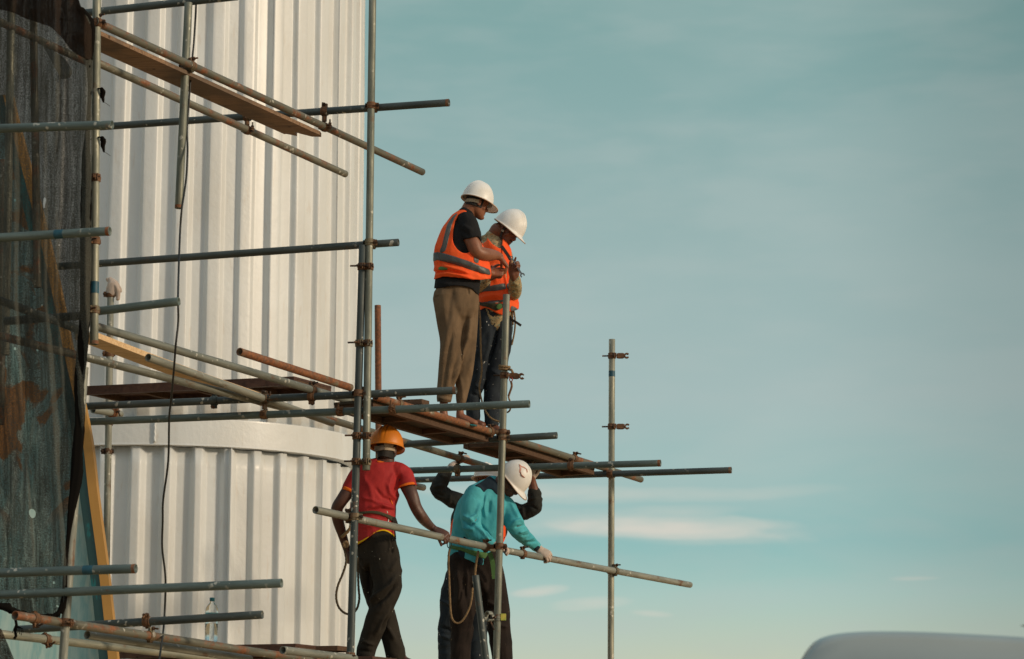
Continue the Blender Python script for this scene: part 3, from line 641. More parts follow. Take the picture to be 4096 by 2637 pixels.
single('V3', 'dark clamp on the gloved upright beside the ochre timber', y=1806, lug=(-1, -0.2, 0), mat=M_BOLT)
single('V3', 'clamp just beneath the glove on the back upright', y=1178, lug=(-1, -0.2, 0), mat=M_COUPR)
single('A10', 'rusty clamp round the short pale stub', x=452, lug=(0, -1, 0.2), mat=M_RUST)
single('V1b', 'brassy clamp on the leaning upright at the bottom left', y=2490, lug=(1, -0.6, 0))
single('B1', 'pale clamp on the low rust flecked tube near the cable', x=602, lug=(0, -0.2, 1))
single('H14', 'squared clamp on the dark cross tube left of the bottle', x=588, lug=(0, -0.5, 1))
single('B1', 'rusty clamp at the left end of the rust flecked low tube', x=140, lug=(0, -0.5, -1), mat=M_COUPR)
single('B3', 'rusty clamp on the lowest sloping tube', x=185, lug=(0.6, 0, -1), mat=M_COUPR)
single('V7', 'clamp with open yellow paint daubed jaw low on the mottled upright', y=2472, lug=(-1, -0.6, 0), mat=M_GALVW)
single('V5', 'pale clamp at the foot of the dark upright', y=2625, lug=(-0.3, -1, 0))
# a second open jaw and yellow daub on that low clamp
p, d = at('V7', y=2472); rr = [o for o in COL.objects if o.name.startswith('tube_clamp')][-2]
m = MB(); R = []
for i in range(14):
    a = math.radians(20+300*i/13); q = Vector((math.cos(a)*0.55, -0.5*math.cos(a), math.sin(a))); c0 = p+Vector((-0.058, -0.045, 0.006))+q*0.033
    R.append([c0+q*0.004+Vector((0.014, 0.012, 0)), c0+q*0.004-Vector((0.014, 0.012, 0)), c0-q*0.004-Vector((0.014, 0.012, 0)), c0-q*0.004+Vector((0.014, 0.012, 0))])
m.rings(R); m.build('open_jaw', M_GALVW, rr, smooth=False)
m = MB(); m.cyl(p+Vector((-0.05, -0.05, -0.02)), p+Vector((-0.022, -0.06, -0.085)), 0.006, 8); m.build('bolt', M_BOLT, rr)
m = MB(); m.obox(p+Vector((0.040, -0.012, 0.004)), X, YY, Z, 0.019, 0.014, 0.023); m.build('painted_lug', m_simple('yellow_green_daub', lin(206, 190, 84), 0.6, col2=lin(130, 170, 80), scale=30), rr, bevel=0.002)

# ---------------------------------------------------------------- planks, panels, deck
def slab(mb, a, b, wv, th, segs=10, warp=0.0):
    """board whose near top edge runs a->b; width vector wv, thickness th downwards"""
    a, b, wv = Vector(a), Vector(b), Vector(wv); R = []
    for i in range(segs+1):
        t = i/segs; c = a.lerp(b, t)+Vector((0, 0, warp*math.sin(math.pi*t))); dz = Vector((0, 0, -th))
        R.append([c, c+dz, c+wv+dz, c+wv])
    mb.rings(R); return mb
def perp(a, b, w):
    d = (b-a); d.z = 0; d.normalize(); return Vector((-d.y, d.x, 0))*w
# upper plank with notched end
a = P(398, 122, ydist('A1', 398)+0.03); b = P(1296, 532, ydist('A1', 1296)+0.03); wv = perp(a, b, 0.20)
m = MB(); u = (b-a); L = u.length; u.normalize(); dz = Vector((0, 0, -0.026)); segs = 24
R = [];
for i in range(segs+1):
    t = i/segs; c = a+u*L*t*0.93; R.append([c, c+dz, c+wv+dz, c+wv])
m.rings(R, (True, True)); e0 = a+u*L*0.93
def prism(mb, pts, dz):
    k = len(pts); mb.add(list(pts)+[p+dz for p in pts], [tuple(range(k)), tuple(range(2*k-1, k-1, -1))]+[(i, i+k, (i+1) % k+k, (i+1) % k) for i in range(k)])
wn = wv.normalized()
prism(m, [e0-u*0.004+wn*0.002, e0+u*L*0.05, e0+u*L*0.07+wn*0.02, e0+u*L*0.055+wn*0.07, e0+u*0.04+wn*0.10, e0-u*0.004+wn*0.11][::-1], dz)
prism(m, [e0-u*0.004+wn*0.118, e0+u*0.03+wn*0.13, e0+u*0.075+wn*0.15, e0+u*0.03+wn*0.17, e0+u*0.0+wn*0.185, e0-u*0.004+wn*0.198][::-1], dz)
o = m.build('plank', M_PLANK, bevel=0.002); tag(o, 'weathered orange-brown plank with a notched broken end, under the upper ledger', 'plank', 'wooden planks')
# pale plank
a = P(380, 1326, ydist('A7', 600)-0.35); b = P(1120, 1597, ydist('A7', 1120)+0.10); m = MB(); slab(m, a, b, perp(a, b, 0.15), 0.035, 10, -0.01)
o = m.build('plank', M_PALE, bevel=0.003); tag(o, 'pale new timber plank sloping below the mid-height ledgers', 'plank', 'wooden planks')
# brown film-faced panel on the left
def panel(A, B, Y0, depth, th, label, ribs=4):
    a = P(*A, Y0); b = P(*B, plan(*B, *A, Y0, DB)); b.z = a.z; wv = DAv*depth; wv.z = 0
    r0 = root('shuttering_panel', label, 'panel', a.lerp(b, 0.5), 'shuttering panels')
    m = MB(); R = []; u = (b-a).normalized()
    for i in range(11):
        c = a.lerp(b, i/10); R.append([c, c-Z*0.016, c+wv-Z*0.016, c+wv])
    m.rings(R); m.build('face_sheet', M_SHUT, r0, bevel=0.001)
    q = MB()
    q.obox((a+b)/2-Z*(0.016+th/2)+DAv*0.02, u, DAv, Z, (b-a).length/2-0.002, 0.02, th/2); q.build('edge_board', M_SHUT, r0)
    q = MB(); q.obox((a+b)/2-Z*(0.016+th/2)+DAv*(depth-0.02), u, DAv, Z, (b-a).length/2-0.002, 0.02, th/2); q.build('edge_board', M_SHUT, r0)
    for i in range(ribs+1):
        c = a.lerp(b, i/ribs) + u*(0.02 if i == 0 else -0.02 if i == ribs else 0)-Z*(0.016+th/2-0.002)+DAv*(depth/2)
        q = MB(); q.obox(c, u, DAv, Z, 0.018, depth/2-0.042, th/2-0.003); q.build('rib', M_JOIST, r0)
    return r0
panel((332, 1545), (1176, 1517), 16.95, 0.45, 0.042, 'dark brown paint-splashed shuttering panel lying on the cross tubes left of the doubled upright')
panel((466, 2588), (1182, 2573), 16.9, 0.36, 0.06, 'brown shuttering panel under the water bottle at the bottom')
panel((1190, 2630), (1490, 2662), 16.75, 0.4, 0.05, 'shuttering panel the man in red stands on')
panel((1700, 2668), (2300, 2650), 17.6, 0.9, 0.05, 'shuttering panel below the man in teal, out of the picture foot')
# deck of two framed panels
def deck(x0, x1, ky, dy, label, sheet_name='plywood_sheet'):
    k0, k1 = ky
    A, _ = at(k0, x=x0); B, _ = at(k1, x=x1); A = A.copy(); B = B.copy()
    off = Vector((0, 0, -0.008)); u0 = (B-A); u0.z = 0; u0.normalize(); w = Vector((-u0.y, u0.x, 0))
    A += off+w*0.029; B += off+w*0.029; u = (B-A).normalized(); W_ = 0.30
    r0 = root('deck_panel', label, 'scaffold deck', (A+B)/2, 'timber deck panels'); L = (B-A).length
    m = MB(); slab(m, A, B, w*W_, 0.018, 8); m.build(sheet_name, M_PLY, r0)
    nrm = u.cross(w)
    for k, t in ((0, 0.022), (1, W_-0.022)):
        q = MB(); q.obox(A.lerp(B, 0.5)+w*t-Z*0.038, u, w, nrm, L/2-0.003, 0.021, 0.020); q.build('long_joist', M_JOIST, r0, bevel=0.002)
    ts = (0.02, 0.36, 0.70, 0.98)
    for t in ts:
        q = MB(); q.obox(A.lerp(B, t)+w*W_/2-Z*0.036, u, w, nrm, 0.02, W_/2-0.044, 0.0175); q.build('cross_joist', M_JOIST, r0, bevel=0.002)
    return r0, A, B, w
D1 = deck(1508, 1972, ('A6', 'A6'), 0, 'framed timber deck panel under the two standing men, left of the mottled upright')
D2 = deck(2012, 2392, ('A8', 'A8'), 0, 'framed timber deck panel right of the mottled upright, over the scribbled helmet')
m = MB(); p = P(1585, 1606, 16.95); m.obox(p+Vector((0.04, 0.12, 0.005)), DBv, DAv, Z, 0.16, 0.05, 0.018)
tag(m.build('timber_block', M_JOIST, bevel=0.002), 'short squared timber offcut lying at the left end of the deck', 'timber')
m = MB(); m.obox(P(1340, 2597, 16.72), DBv, DAv, Z, 0.075, 0.10, 0.016)
tag(m.build('timber_block', M_JOIST, bevel=0.002), 'small pale timber block on the panel at the feet of the man in red', 'timber')

# ---------------------------------------------------------------- painted hoarding and timber
edge = [(30, 380), (50, 470), (85, 600), (179, 964), (240, 1238), (270, 1393), (343, 1735), (372, 1977), (409, 2255), (434, 2478), (462, 2760), (520, 3500), (560, 4240)]
ed = spline(edge, 5); YH = 16.3
m = MB(); R = []
for x, y in ed:
    c = P(x, y, YH); R.append([c+Vector((-0.029, 0, 0)), c+Vector((0.029, 0, 0)), c+Vector((0.034, 0.07, 0)), c+Vector((-0.024, 0.07, 0))])
rt = root('painted_post', 'tall ochre painted timber leaning beside the netting, teal on its left side', 'timber post', P(462, 2700, YH))
m.rings(R); m.build('ochre_face', M_YPAINT, rt, smooth=False)
m = MB(); R = []
for x, y in ed:
    c = P(x, y, YH); R.append([c+Vector((-0.0305, 0.004, 0)), c+Vector((-0.0305, 0.066, 0)), c+Vector((-0.086, 0.09, 0)), c+Vector((-0.090, 0.02, 0))])
m.rings(R); m.build('teal_side', M_TPAINT, rt)
m = MB(); R = []
for x, y in ed:
    c = P(x, y, YH+0.12); l = P(-260, y, YH+0.12); n_ = 8
    R.append([c.lerp(l, i/n_) for i in range(n_+1)]+[c.lerp(l, 1-i/n_)+Vector((0, 0.03, 0)) for i in range(n_+1)])
m.rings(R); tag(m.build('painted_hoarding', M_HOARD, loc=P(100, 1500, 16.4)), 'tall teal painted board with peeling rust patches, mostly seen through the netting', 'hoarding')

# ---------------------------------------------------------------- netting
def inpoly(pts, poly):
    x, y = pts[:, 0], pts[:, 1]; r = np.zeros(len(x), bool); n = len(poly); j = n-1
    for i in range(n):
        xi, yi = poly[i]; xj, yj = poly[j]
        c = ((yi > y) != (yj > y)) & (x < (xj-xi)*(y-yi)/((yj-yi) if yj != yi else 1e-9)+xi)
        r ^= c; j = i
    return r
NETP = [(-300, -60), (300, -60), (318, 30), (352, 70), (372, 120), (374, 300), (368, 420), (372, 560), (366, 700), (366, 1000), (360, 1250), (350, 1420), (337, 1540), (334, 1700), (322, 1780), (312, 1860), (300, 1990), (285, 2100), (265, 2270), (258, 2400), (240, 2462), (130, 2455), (60, 2440), (0, 2415), (-300, 2400)]
def net():
    step = 6; xs = np.arange(-300, 385, step); ys = np.arange(-60, 2480, step); V = []; rnd = random.Random(5)
    for y in ys:
        for x in xs:
            jx = 3*mnoise.noise(Vector((x*.05, y*.05, 1))); jy = 3*mnoise.noise(Vector((x*.05, y*.05, 9)))
            s = x-0.10*(y-1200)*(1 if y > 1200 else 0.3)
            Y = 14.0+0.035*math.sin(s*0.045+0.002*y)+0.022*math.sin(s*0.11+1+0.003*y)+0.05*mnoise.noise(Vector((x*0.006, y*0.003, 0)))-0.0004*(x-150)
            V.append(P(x+jx, y+jy, Y))
    nx = len(xs); Fc = [(j*nx+i, j*nx+i+1, (j+1)*nx+i+1, (j+1)*nx+i) for j in range(len(ys)-1) for i in range(nx-1)]
    V = np.array([tuple(v) for v in V]); Fc = np.array(Fc); pc = proj(V[Fc].reshape(-1, 3)).reshape(-1, 4, 2).mean(1)
    keep = inpoly(pc, NETP)
    holes = [[(118, 2038), (128, 2032), (140, 2040), (143, 2058), (136, 2078), (124, 2070), (114, 2055)], [(178, 785), (184, 790), (182, 825), (175, 842), (172, 815)], [(236, 972), (243, 976), (240, 990), (235, 985)],
             [(214, 2302), (224, 2305), (220, 2318)], [(352, 250), (364, 262), (360, 280), (350, 268)], [(357, 365), (368, 362), (370, 380), (360, 385)], [(225, 2418), (240, 2424), (238, 2432), (222, 2428)]]
    for h in holes: keep &= ~inpoly(pc, h)
    for x, y in ((345, 520), (58, 800), (165, 1225), (150, 1400), (60, 1395), (215, 2330)):
        keep &= ~((abs(pc[:, 0]-x) < 6) & (abs(pc[:, 1]-y) < 9))
    keepV, keepF = compress(V, Fc, keep); keepV = smooth_border(keepV, keepF, 5)
    rt = root('debris_net', 'dark mesh debris netting hanging over the left side of the scaffold, with small torn holes', 'netting', P(150, 2400, 14.0))
    link_mesh('mesh_sheet', mesh_from(keepV.tolist(), keepF.tolist()), M_NET, rt)
    # folded double layer at the top and the rolled dark border
    F2 = [(-300, -60), (300, -60), (330, 40), (372, 120), (372, 250), (340, 240), (290, 210), (245, 150), (200, 110), (150, 95), (95, 78), (60, 60), (20, 50), (-300, 10)]
    k2 = inpoly(pc, F2); V2 = V.copy(); V2[:, 1] -= 0.035+0.01*np.sin(V2[:, 2]*30); f2v, f2f = compress(V2, Fc, k2); link_mesh('folded_top', mesh_from(smooth_border(f2v, f2f, 8).tolist(), f2f.tolist()), M_NETF, rt)
    F3 = [(165, 175), (205, 205), (262, 240), (300, 300), (290, 322), (255, 335), (225, 280), (190, 215)]
    k2 = inpoly(pc, F3); f2v, f2f = compress(V2+np.array([0, -0.02, 0]), Fc, k2); link_mesh('loose_flap', mesh_from(smooth_border(f2v, f2f, 8).tolist(), f2f.tolist()), M_NET, rt)
    F4 = [(300, 200), (372, 200), (372, 262), (330, 236)]
    bl = spline([(318, 30, 16), (352, 90, 24), (358, 180, 22), (356, 260, 12), (358, 380, 8), (352, 520, 10), (344, 640, 18), (344, 760, 22), (345, 900, 22), (341, 1100, 21), (336, 1300, 22), (326, 1450, 22), (316, 1560, 20), (318, 1700, 20), (312, 1800, 22), (306, 1900, 24), (290, 2010, 18), (276, 2130, 9), (262, 2260, 8), (255, 2400, 12), (240, 2455, 16)], 7)
    mb = MB(); R = []
    for i, (x, y, w) in enumerate(bl):
        w *= 1+0.14*mnoise.noise(Vector((i*0.6, 0, 0))); wm = w/F*13.95; c = P(x, y, 13.93)
        R.append([c+Vector((math.cos(a)*wm*(1+0.12*math.sin(3*a+i*.3)), math.sin(a)*wm*0.55*(1+0.15*math.sin(5*a)), 0)) for a in [2*math.pi*k/20 for k in range(20)]])
    mb.rings(R); mb.build('rolled_edge', M_NETD, rt, smooth=True)
    mb = MB(); bl = spline([(-300, 2400, 14), (0, 2425, 18), (60, 2448, 14), (130, 2462, 10), (200, 2468, 12), (240, 2455, 14)], 6); R = []
    for i, (x, y, w) in enumerate(bl):
        w *= 1+0.4*mnoise.noise(Vector((i*0.9, 3, 0))); wm = w/F*13.95; c = P(x, y, 13.93); R.append([c+Vector((0, math.sin(a)*wm, math.cos(a)*wm*(1+0.3*math.sin(i*1.7+2*a)))) for a in [2*math.pi*k/12 for k in range(12)]])
    mb.rings(R); mb.build('bottom_roll', M_NETD, rt, smooth=True)
    # scraps tied round the upright
    for y, dx, ln in ((365, 22, 46), (560, 24, 50)):
        c = P(385+dx, y, 14.06); mb = MB()
        pts = [c+Vector((-0.03, 0, 0.012)), c+Vector((0.0, -0.02, 0.012)), c+Vector((0.008, -0.01, -0.01)), c+Vector((0.004, 0, -ln/720*0.5)), c+Vector((0.012, 0, -ln/720))]
        sp = spline([tuple(p) for p in pts], 4); R = []
        for i, p in enumerate(sp):
            r = 0.016*math.sin(math.pi*(0.1+0.85*i/len(sp))); R.append([Vector(p)+Vector((math.cos(a)*r, math.sin(a)*r*.6, math.sin(a*2+i)*0.004)) for a in [2*math.pi*k/9 for k in range(9)]])
        mb.rings(R); ropemesh(mb, [P(384+33*math.cos(a)*0.5, y-1, 14.1)+Vector((math.cos(a)*0.004, math.sin(a)*0.028, 0)) for a in np.linspace(0, 6.2, 14)], 0.004, 6)
        mb.build('tied_scrap', M_NETD, rt, smooth=True)
        mb = MB(); ropemesh(mb, [c+Vector((0.012, 0, -ln/720)), c+Vector((0.03, 0, -ln/720-0.01)), c+Vector((0.05, 0, -ln/720-0.025))], 0.0012, 5); mb.build('loose_thread', M_NETD, rt)
# the corner of a second net, lower left
m = MB(); xs = [-300, -200, -100, 0]; V = []; NX = 16; NY = 14
for j in range(NY):
    for i in range(NX):
        y = 2515+j*20; xr = 5+(y-2515)*0.42; x = -300+(xr+300)*i/(NX-1); V.append(P(x, y, 13.7+0.02*math.sin(x*0.12)))
m.add(V, [(j*NX+i, j*NX+i+1, (j+1)*NX+i+1, (j+1)*NX+i) for j in range(NY-1) for i in range(NX-1)])
o = m.build('debris_net', M_NETF, smooth=True); tag(o, 'dark corner of a second netting sheet in the bottom left corner', 'netting')
m = MB()
ropemesh(m, [P(*p) for p in ((62, 2478, 13.9), (66, 2500, 13.9), (60, 2522, 13.9), (64, 2545, 13.9), (56, 2556, 13.9))], 0.008, 7)
for k in range(7): ropemesh(m, [P(62, 2500, 13.9), P(55+k*6, 2515, 13.9), P(50+k*7, 2532+(k % 3)*5, 13.9)], 0.0022, 5)
tag(m.build('rope_scrap', M_NETD), 'frayed black string tied under the netting at bottom left', 'string')

# ---------------------------------------------------------------- cable, bottle, glove on the upright
cp = [(786, -50, 15.0), (785, 10, 15.0), (777, 150, 15.0), (767, 260, 14.98), (756, 400, 14.95), (748, 520, 14.9), (750, 600, 14.85), (746, 700, 14.8), (737, 771, 14.75), (727, 838, 14.7), (720, 934, 14.7), (715, 1071, 14.5), (712, 1191, 14.2), (713, 1286, 14.2), (703, 1380, 14.2), (696, 1474, 14.3), (686, 1586, 14.5), (677, 1671, 14.6), (673, 1843, 14.7), (653, 1998, 14.8), (651, 2084, 14.85), (649, 2191, 14.9), (662, 2320, 14.95), (656, 2491, 14.97), (643, 2598, 14.4), (628, 2700, 14.3)]
m = MB(); ropemesh(m, [P(*q) for q in spline(cp, 6)], 0.0062, 10); tag(m.build('power_cable', M_CABLE, smooth=True), 'thin black cable hanging in front of the white cladding from top to bottom', 'cable')
def bottle():
    base = P(844, 2572, 17.45); top = P(849, 2391, 17.45); ax = (top-base); H = ax.length; ax.normalize(); s = H/0.310
    r0 = root('water_bottle', 'clear plastic water bottle with teal cap and label standing before the cladding', 'bottle', base)
    u = ax.orthogonal().normalized(); w = ax.cross(u); n = 28
    def lathe(prof, name, mat, wob=0):
        m = MB(); m.rings([[base+ax*z*s+(u*math.cos(2*math.pi*k/n)+w*math.sin(2*math.pi*k/n))*r*s*(1+wob*math.sin(10*2*math.pi*k/n+z*300)) for k in range(n)] for z, r in prof]); return m.build(name, mat, r0, smooth=True)
    pr = [(0.0, 0.030), (0.004, 0.040)]+[(0.01+i*0.009, 0.0425+0.0022*(i % 2)) for i in range(17)]+[(0.168, 0.0445), (0.205, 0.0445), (0.222, 0.0445), (0.240, 0.041), (0.258, 0.030), (0.272, 0.018), (0.280, 0.0145), (0.286, 0.0145)]
    lathe(pr, 'bottle_body', M_PET, 0.012); lathe([(0.284, 0.0165), (0.2845, 0.0175), (0.308, 0.0172), (0.31, 0.016)], 'cap', M_CAP); lathe([(0.166, 0.0447), (0.167, 0.0452), (0.204, 0.0452), (0.205, 0.0447)], 'paper_label', M_LABEL)
    lathe([(0.006, 0.037), (0.012, 0.0395), (0.13, 0.0395), (0.131, 0.037)], 'water', M_PET)
bottle()
# ---------------------------------------------------------------- van in the foreground, out of focus
def van():
    Yv = 8.2; c = P(3600, 2516, Yv); r0 = root('van', 'out of focus grey van roof filling the bottom right corner', 'van', (c.x+0.6, c.y, 0))
    topz = c.z; m = MB(); R = []
    def sect(Yd, k=1.0, dz=0.0):
        pts = [(3120, 2790), (3150, 2730), (3190, 2652), (3222, 2598), (3255, 2560), (3300, 2538), (3370, 2524), (3480, 2517), (3650, 2518), (3850, 2526), (4100, 2540), (4500, 2566), (4900, 2600), (5050, 2640), (5130, 2760)]
        sp = spline(pts, 3); out = []
        for x, y in sp:
            q = P(x, y, Yv); out.append(Vector((c.x+(q.x-c.x)*k+0.125*(Yd-Yv), Yd, c.z+(q.z-c.z)*k+dz)))
        bz = 0.9; lx, rx_ = out[0].x, out[-1].x; out.append(Vector((rx_+0.05, Yd, bz))); out.append(Vector((lx-0.05, Yd, bz))); return out
    for dy, k, dz in ((0, 0.965, -0.03), (0.03, 0.985, -0.012), (0.1, 1, 0), (0.7, 1.0, 0.012), (1.6, 1, 0.0), (2.4, 1, -0.02), (2.7, 0.97, -0.08), (2.9, 0.9, -0.18)): R.append(sect(Yv+dy, k, dz))
    m.rings(R); m.build('body', M_VAN, r0, smooth=True)
    m = MB(); x0, x1 = R[2][0].x-0.05, R[2][-3].x+0.05
    m.obox(((x0+x1)/2+0.15, Yv+1.3, 0.62), X, Vector((0.125, 1, 0)).normalized(), Z, (x1-x0)/2, 1.9, 0.30); m.build('lower_body', M_VAN, r0, bevel=0.06)
    for sx in (x0+0.08, x1-0.08):
        for dy in (0.1, 2.5):
            m = MB(); sx2 = sx+0.125*dy; m.cyl((sx2-0.1, Yv+dy, 0.33), (sx2+0.1, Yv+dy, 0.33), 0.33, 28); w_ = m.build('wheel', M_TYRE, r0, bevel=0.02)
            q = MB(); q.cyl((sx2-0.105, Yv+dy, 0.33), (sx2+0.105, Yv+dy, 0.33), 0.19, 20); q.build('rim', M_STEELB, w_)
    m = MB(); a = R[2]; m.obox(((x0+x1)/2, Yv-0.012, topz-0.62), X, Vector((0, 1, 0.1)).normalized(), Z, (x1-x0)/2-0.16, 0.02, 0.2); m.build('rear_window', M_GLASS, r0, bevel=0.01)
    e = P(4138, 2503, Yv-0.3); m = MB(); R = []
    for i in range(11):
        t = i/10; rr = 0.040*math.sqrt(max(0.0, 1-(1-min(1, t*2.2))**2)) if t < 0.45 else 0.040
        R.append([e+Vector((-0.045+t*0.9-0.0, math.cos(q)*rr*0.8, math.sin(q)*rr*0.75-0.02*t)) for q in [2*math.pi*k/18 for k in range(18)]])
    m.rings(R); m.build('roof_rack_bar', m_simple('worn_bronze_bar', lin(96, 86, 66), 0.5, 0.3), r0, smooth=True)
van()
# ================================================================ PEOPLE: tools
def remesh(lofts, voxel, smooth):
    mb = MB()
    for R in lofts: mb.rings(R)
    me = mesh_from(mb.v, mb.f, 'tmp'); o = bpy.data.objects.new('tmp', me); COL.objects.link(o)
    bm = bmesh.new(); bm.from_mesh(me); bmesh.ops.recalc_face_normals(bm, faces=bm.faces); bm.to_mesh(me); bm.free()
    r = o.modifiers.new('r', 'REMESH'); r.mode = 'VOXEL'; r.voxel_size = voxel; r.adaptivity = 0
    if smooth: s = o.modifiers.new('s', 'SMOOTH'); s.factor = 0.5; s.iterations = smooth
    dg = bpy.context.evaluated_depsgraph_get(); e = o.evaluated_get(dg); m2 = e.to_mesh()
    V = np.empty(len(m2.vertices)*3, 'f'); m2.vertices.foreach_get('co', V); V = V.reshape(-1, 3).astype(float)
    Fc = np.array([tuple(p.vertices) if len(p.vertices) == 4 else tuple(p.vertices)+(p.vertices[-1],) for p in m2.polygons], int)
    e.to_mesh_clear(); bpy.data.objects.remove(o); bpy.data.meshes.remove(me)
    return V, Fc
def normals(V, Fc):
    a = V[Fc[:, 2]]-V[Fc[:, 0]]; b = V[Fc[:, 3]]-V[Fc[:, 1]]; fn = np.cross(a, b)
    n = np.zeros_like(V)
    for k in range(4): np.add.at(n, Fc[:, k], fn)
    n /= np.linalg.norm(n, axis=1, keepdims=True)+1e-12
    fn /= np.linalg.norm(fn, axis=1, keepdims=True)+1e-12
    return n, fn
def seg_dist(p, poly):
    best = np.full(len(p), 1e9); tt = np.zeros(len(p)); n = len(poly)-1
    for i in range(n):
        a = np.array(poly[i], float); b = np.array(poly[i+1], float); d = b-a; L = (d**2).sum()+1e-9
        t = np.clip(((p-a)@d)/L, 0, 1); q = a+t[:, None]*d; dd = np.linalg.norm(p-q, axis=1)
        m = dd < best; best[m] = dd[m]; tt[m] = (i+t[m])/n
    return best, tt
VW = np.array([0, CP, SP])
def disp_folds(V, Fc, folds, amp=0.0, scale=(6, 6, 6), seed=0.0):
    n, _ = normals(V, Fc); d = np.zeros(len(V)); px = proj(V); facing = np.clip(-(n@VW)*2.0, 0, 1)
    for poly, w, a in folds:
        dist, t = seg_dist(px, poly); tap = np.clip(np.minimum(t, 1-t)*5+0.15, 0, 1)
        d += a*np.exp(-(dist/w)**2)*tap*facing
    if amp:
        sx, sy, sz = scale
        for i, v in enumerate(V):
            q = Vector((v[0]*sx+seed, v[1]*sy, v[2]*sz)); w = mnoise.noise(q*0.5)
            q = q + Vector((w, w*0.7, -w))*1.2
            a = mnoise.noise(q); b = mnoise.noise(q*2.3+Vector((5, 5, 5)))
            d[i] += amp*((1-2.2*abs(a))*0.8+b*0.35)
    return V+n*d[:, None]
def compress(V, Fc, mask):
    Fk = Fc[mask]; ids = np.unique(Fk); mp = -np.ones(len(V), int); mp[ids] = np.arange(len(ids)); return V[ids], mp[Fk]
def largest(Fc, mask):
    ids = np.where(mask)[0]; F2 = Fc[ids]; lab = np.arange(Fc.max()+1)
    while True:
        m = lab[F2].min(1); new = lab.copy()
        for k in range(4): np.minimum.at(new, F2[:, k], m)
        new = new[new]
        if (new == lab).all(): break
        lab = new
    fl = lab[F2[:, 0]]; u, c = np.unique(fl, return_counts=True); out = np.zeros_like(mask); out[ids[fl == u[c.argmax()]]] = True; return out
def smooth_border(V, Fc, it=10):
    cnt = {}
    for f in Fc:
        for k in range(4):
            a, b = int(f[k]), int(f[(k+1) % 4])
            if a != b: e = (min(a, b), max(a, b)); cnt[e] = cnt.get(e, 0)+1
    nb = {}
    for (a, b), c in cnt.items():
        if c == 1: nb.setdefault(a, []).append(b); nb.setdefault(b, []).append(a)
    ids = [i for i in nb if len(nb[i]) == 2]
    if not ids: return V
    A = np.array([nb[i] for i in ids]); I = np.array(ids); V = V.copy()
    for _ in range(it): V[I] = V[I]*0.4+V[A].mean(1)*0.6
    return V
def obj_from(name, V, Fc, mat, parent, solid=0.0, label=None, off=-1):
    fl = [tuple(dict.fromkeys(int(i) for i in f)) for f in Fc]; fl = [f for f in fl if len(f) > 2]
    o = link_mesh(name, mesh_from(V.tolist(), fl, name), mat, parent, label=label)
    if solid: m = o.modifiers.new('cloth', 'SOLIDIFY'); m.thickness = solid; m.offset = off
    return o
def frames(pts, prev=None):
    out = []; v = Vector(VW); v.normalize(); last = None
    for i in range(len(pts)):
        t = (pts[min(i+1, len(pts)-1)]-pts[max(i-1, 0)]).normalized(); e1 = t.cross(v)
        if e1.length < 0.25: e1 = last if last is not None else t.orthogonal()
        e1 = (e1-t*e1.dot(t)).normalized()
        if last is not None and e1.dot(last) < 0: e1 = -e1
        last = e1; out.append((e1, e1.cross(t).normalized()))
    return out
def sweep(pts, rs, n=20, caps=(True, True), pw=2.0):
    """rings round world points; rs = (half width across the sight line, half depth)"""
    fr = frames(pts); R = []
    def ring(c, e1, e2, a, b):
        o = []
        for k in range(n):
            q = 2*math.pi*k/n; cs, sn = math.cos(q), math.sin(q)
            o.append(c+e1*(a*math.copysign(abs(cs)**(2/pw), cs))+e2*(b*math.copysign(abs(sn)**(2/pw), sn)))
        return o
    t0 = (pts[0]-pts[1]).normalized(); t1 = (pts[-1]-pts[-2]).normalized()
    if caps[0]:
        m = min(rs[0])
        for q in (88, 60, 30): a = math.radians(q); R.append(ring(pts[0]+t0*m*math.sin(a), *fr[0], rs[0][0]*math.cos(a), rs[0][1]*math.cos(a)))
    for p, f, r in zip(pts, fr, rs): R.append(ring(p, *f, *r))
    if caps[1]:
        m = min(rs[-1])
        for q in (30, 60, 88): a = math.radians(q); R.append(ring(pts[-1]+t1*m*math.sin(a), *fr[-1], rs[-1][0]*math.cos(a), rs[-1][1]*math.cos(a)))
    return R
def ell(c, X_, Y_, Z_, a, b, d, n=18):
    R = []
    for i in range(1, 12):
        th = math.pi*i/12; R.append([Vector(c)+X_*(a*math.sin(th)*math.cos(2*math.pi*k/n))+Y_*(b*math.sin(th)*math.sin(2*math.pi*k/n))+Z_*(d*math.cos(th)) for k in range(n)])
    return R
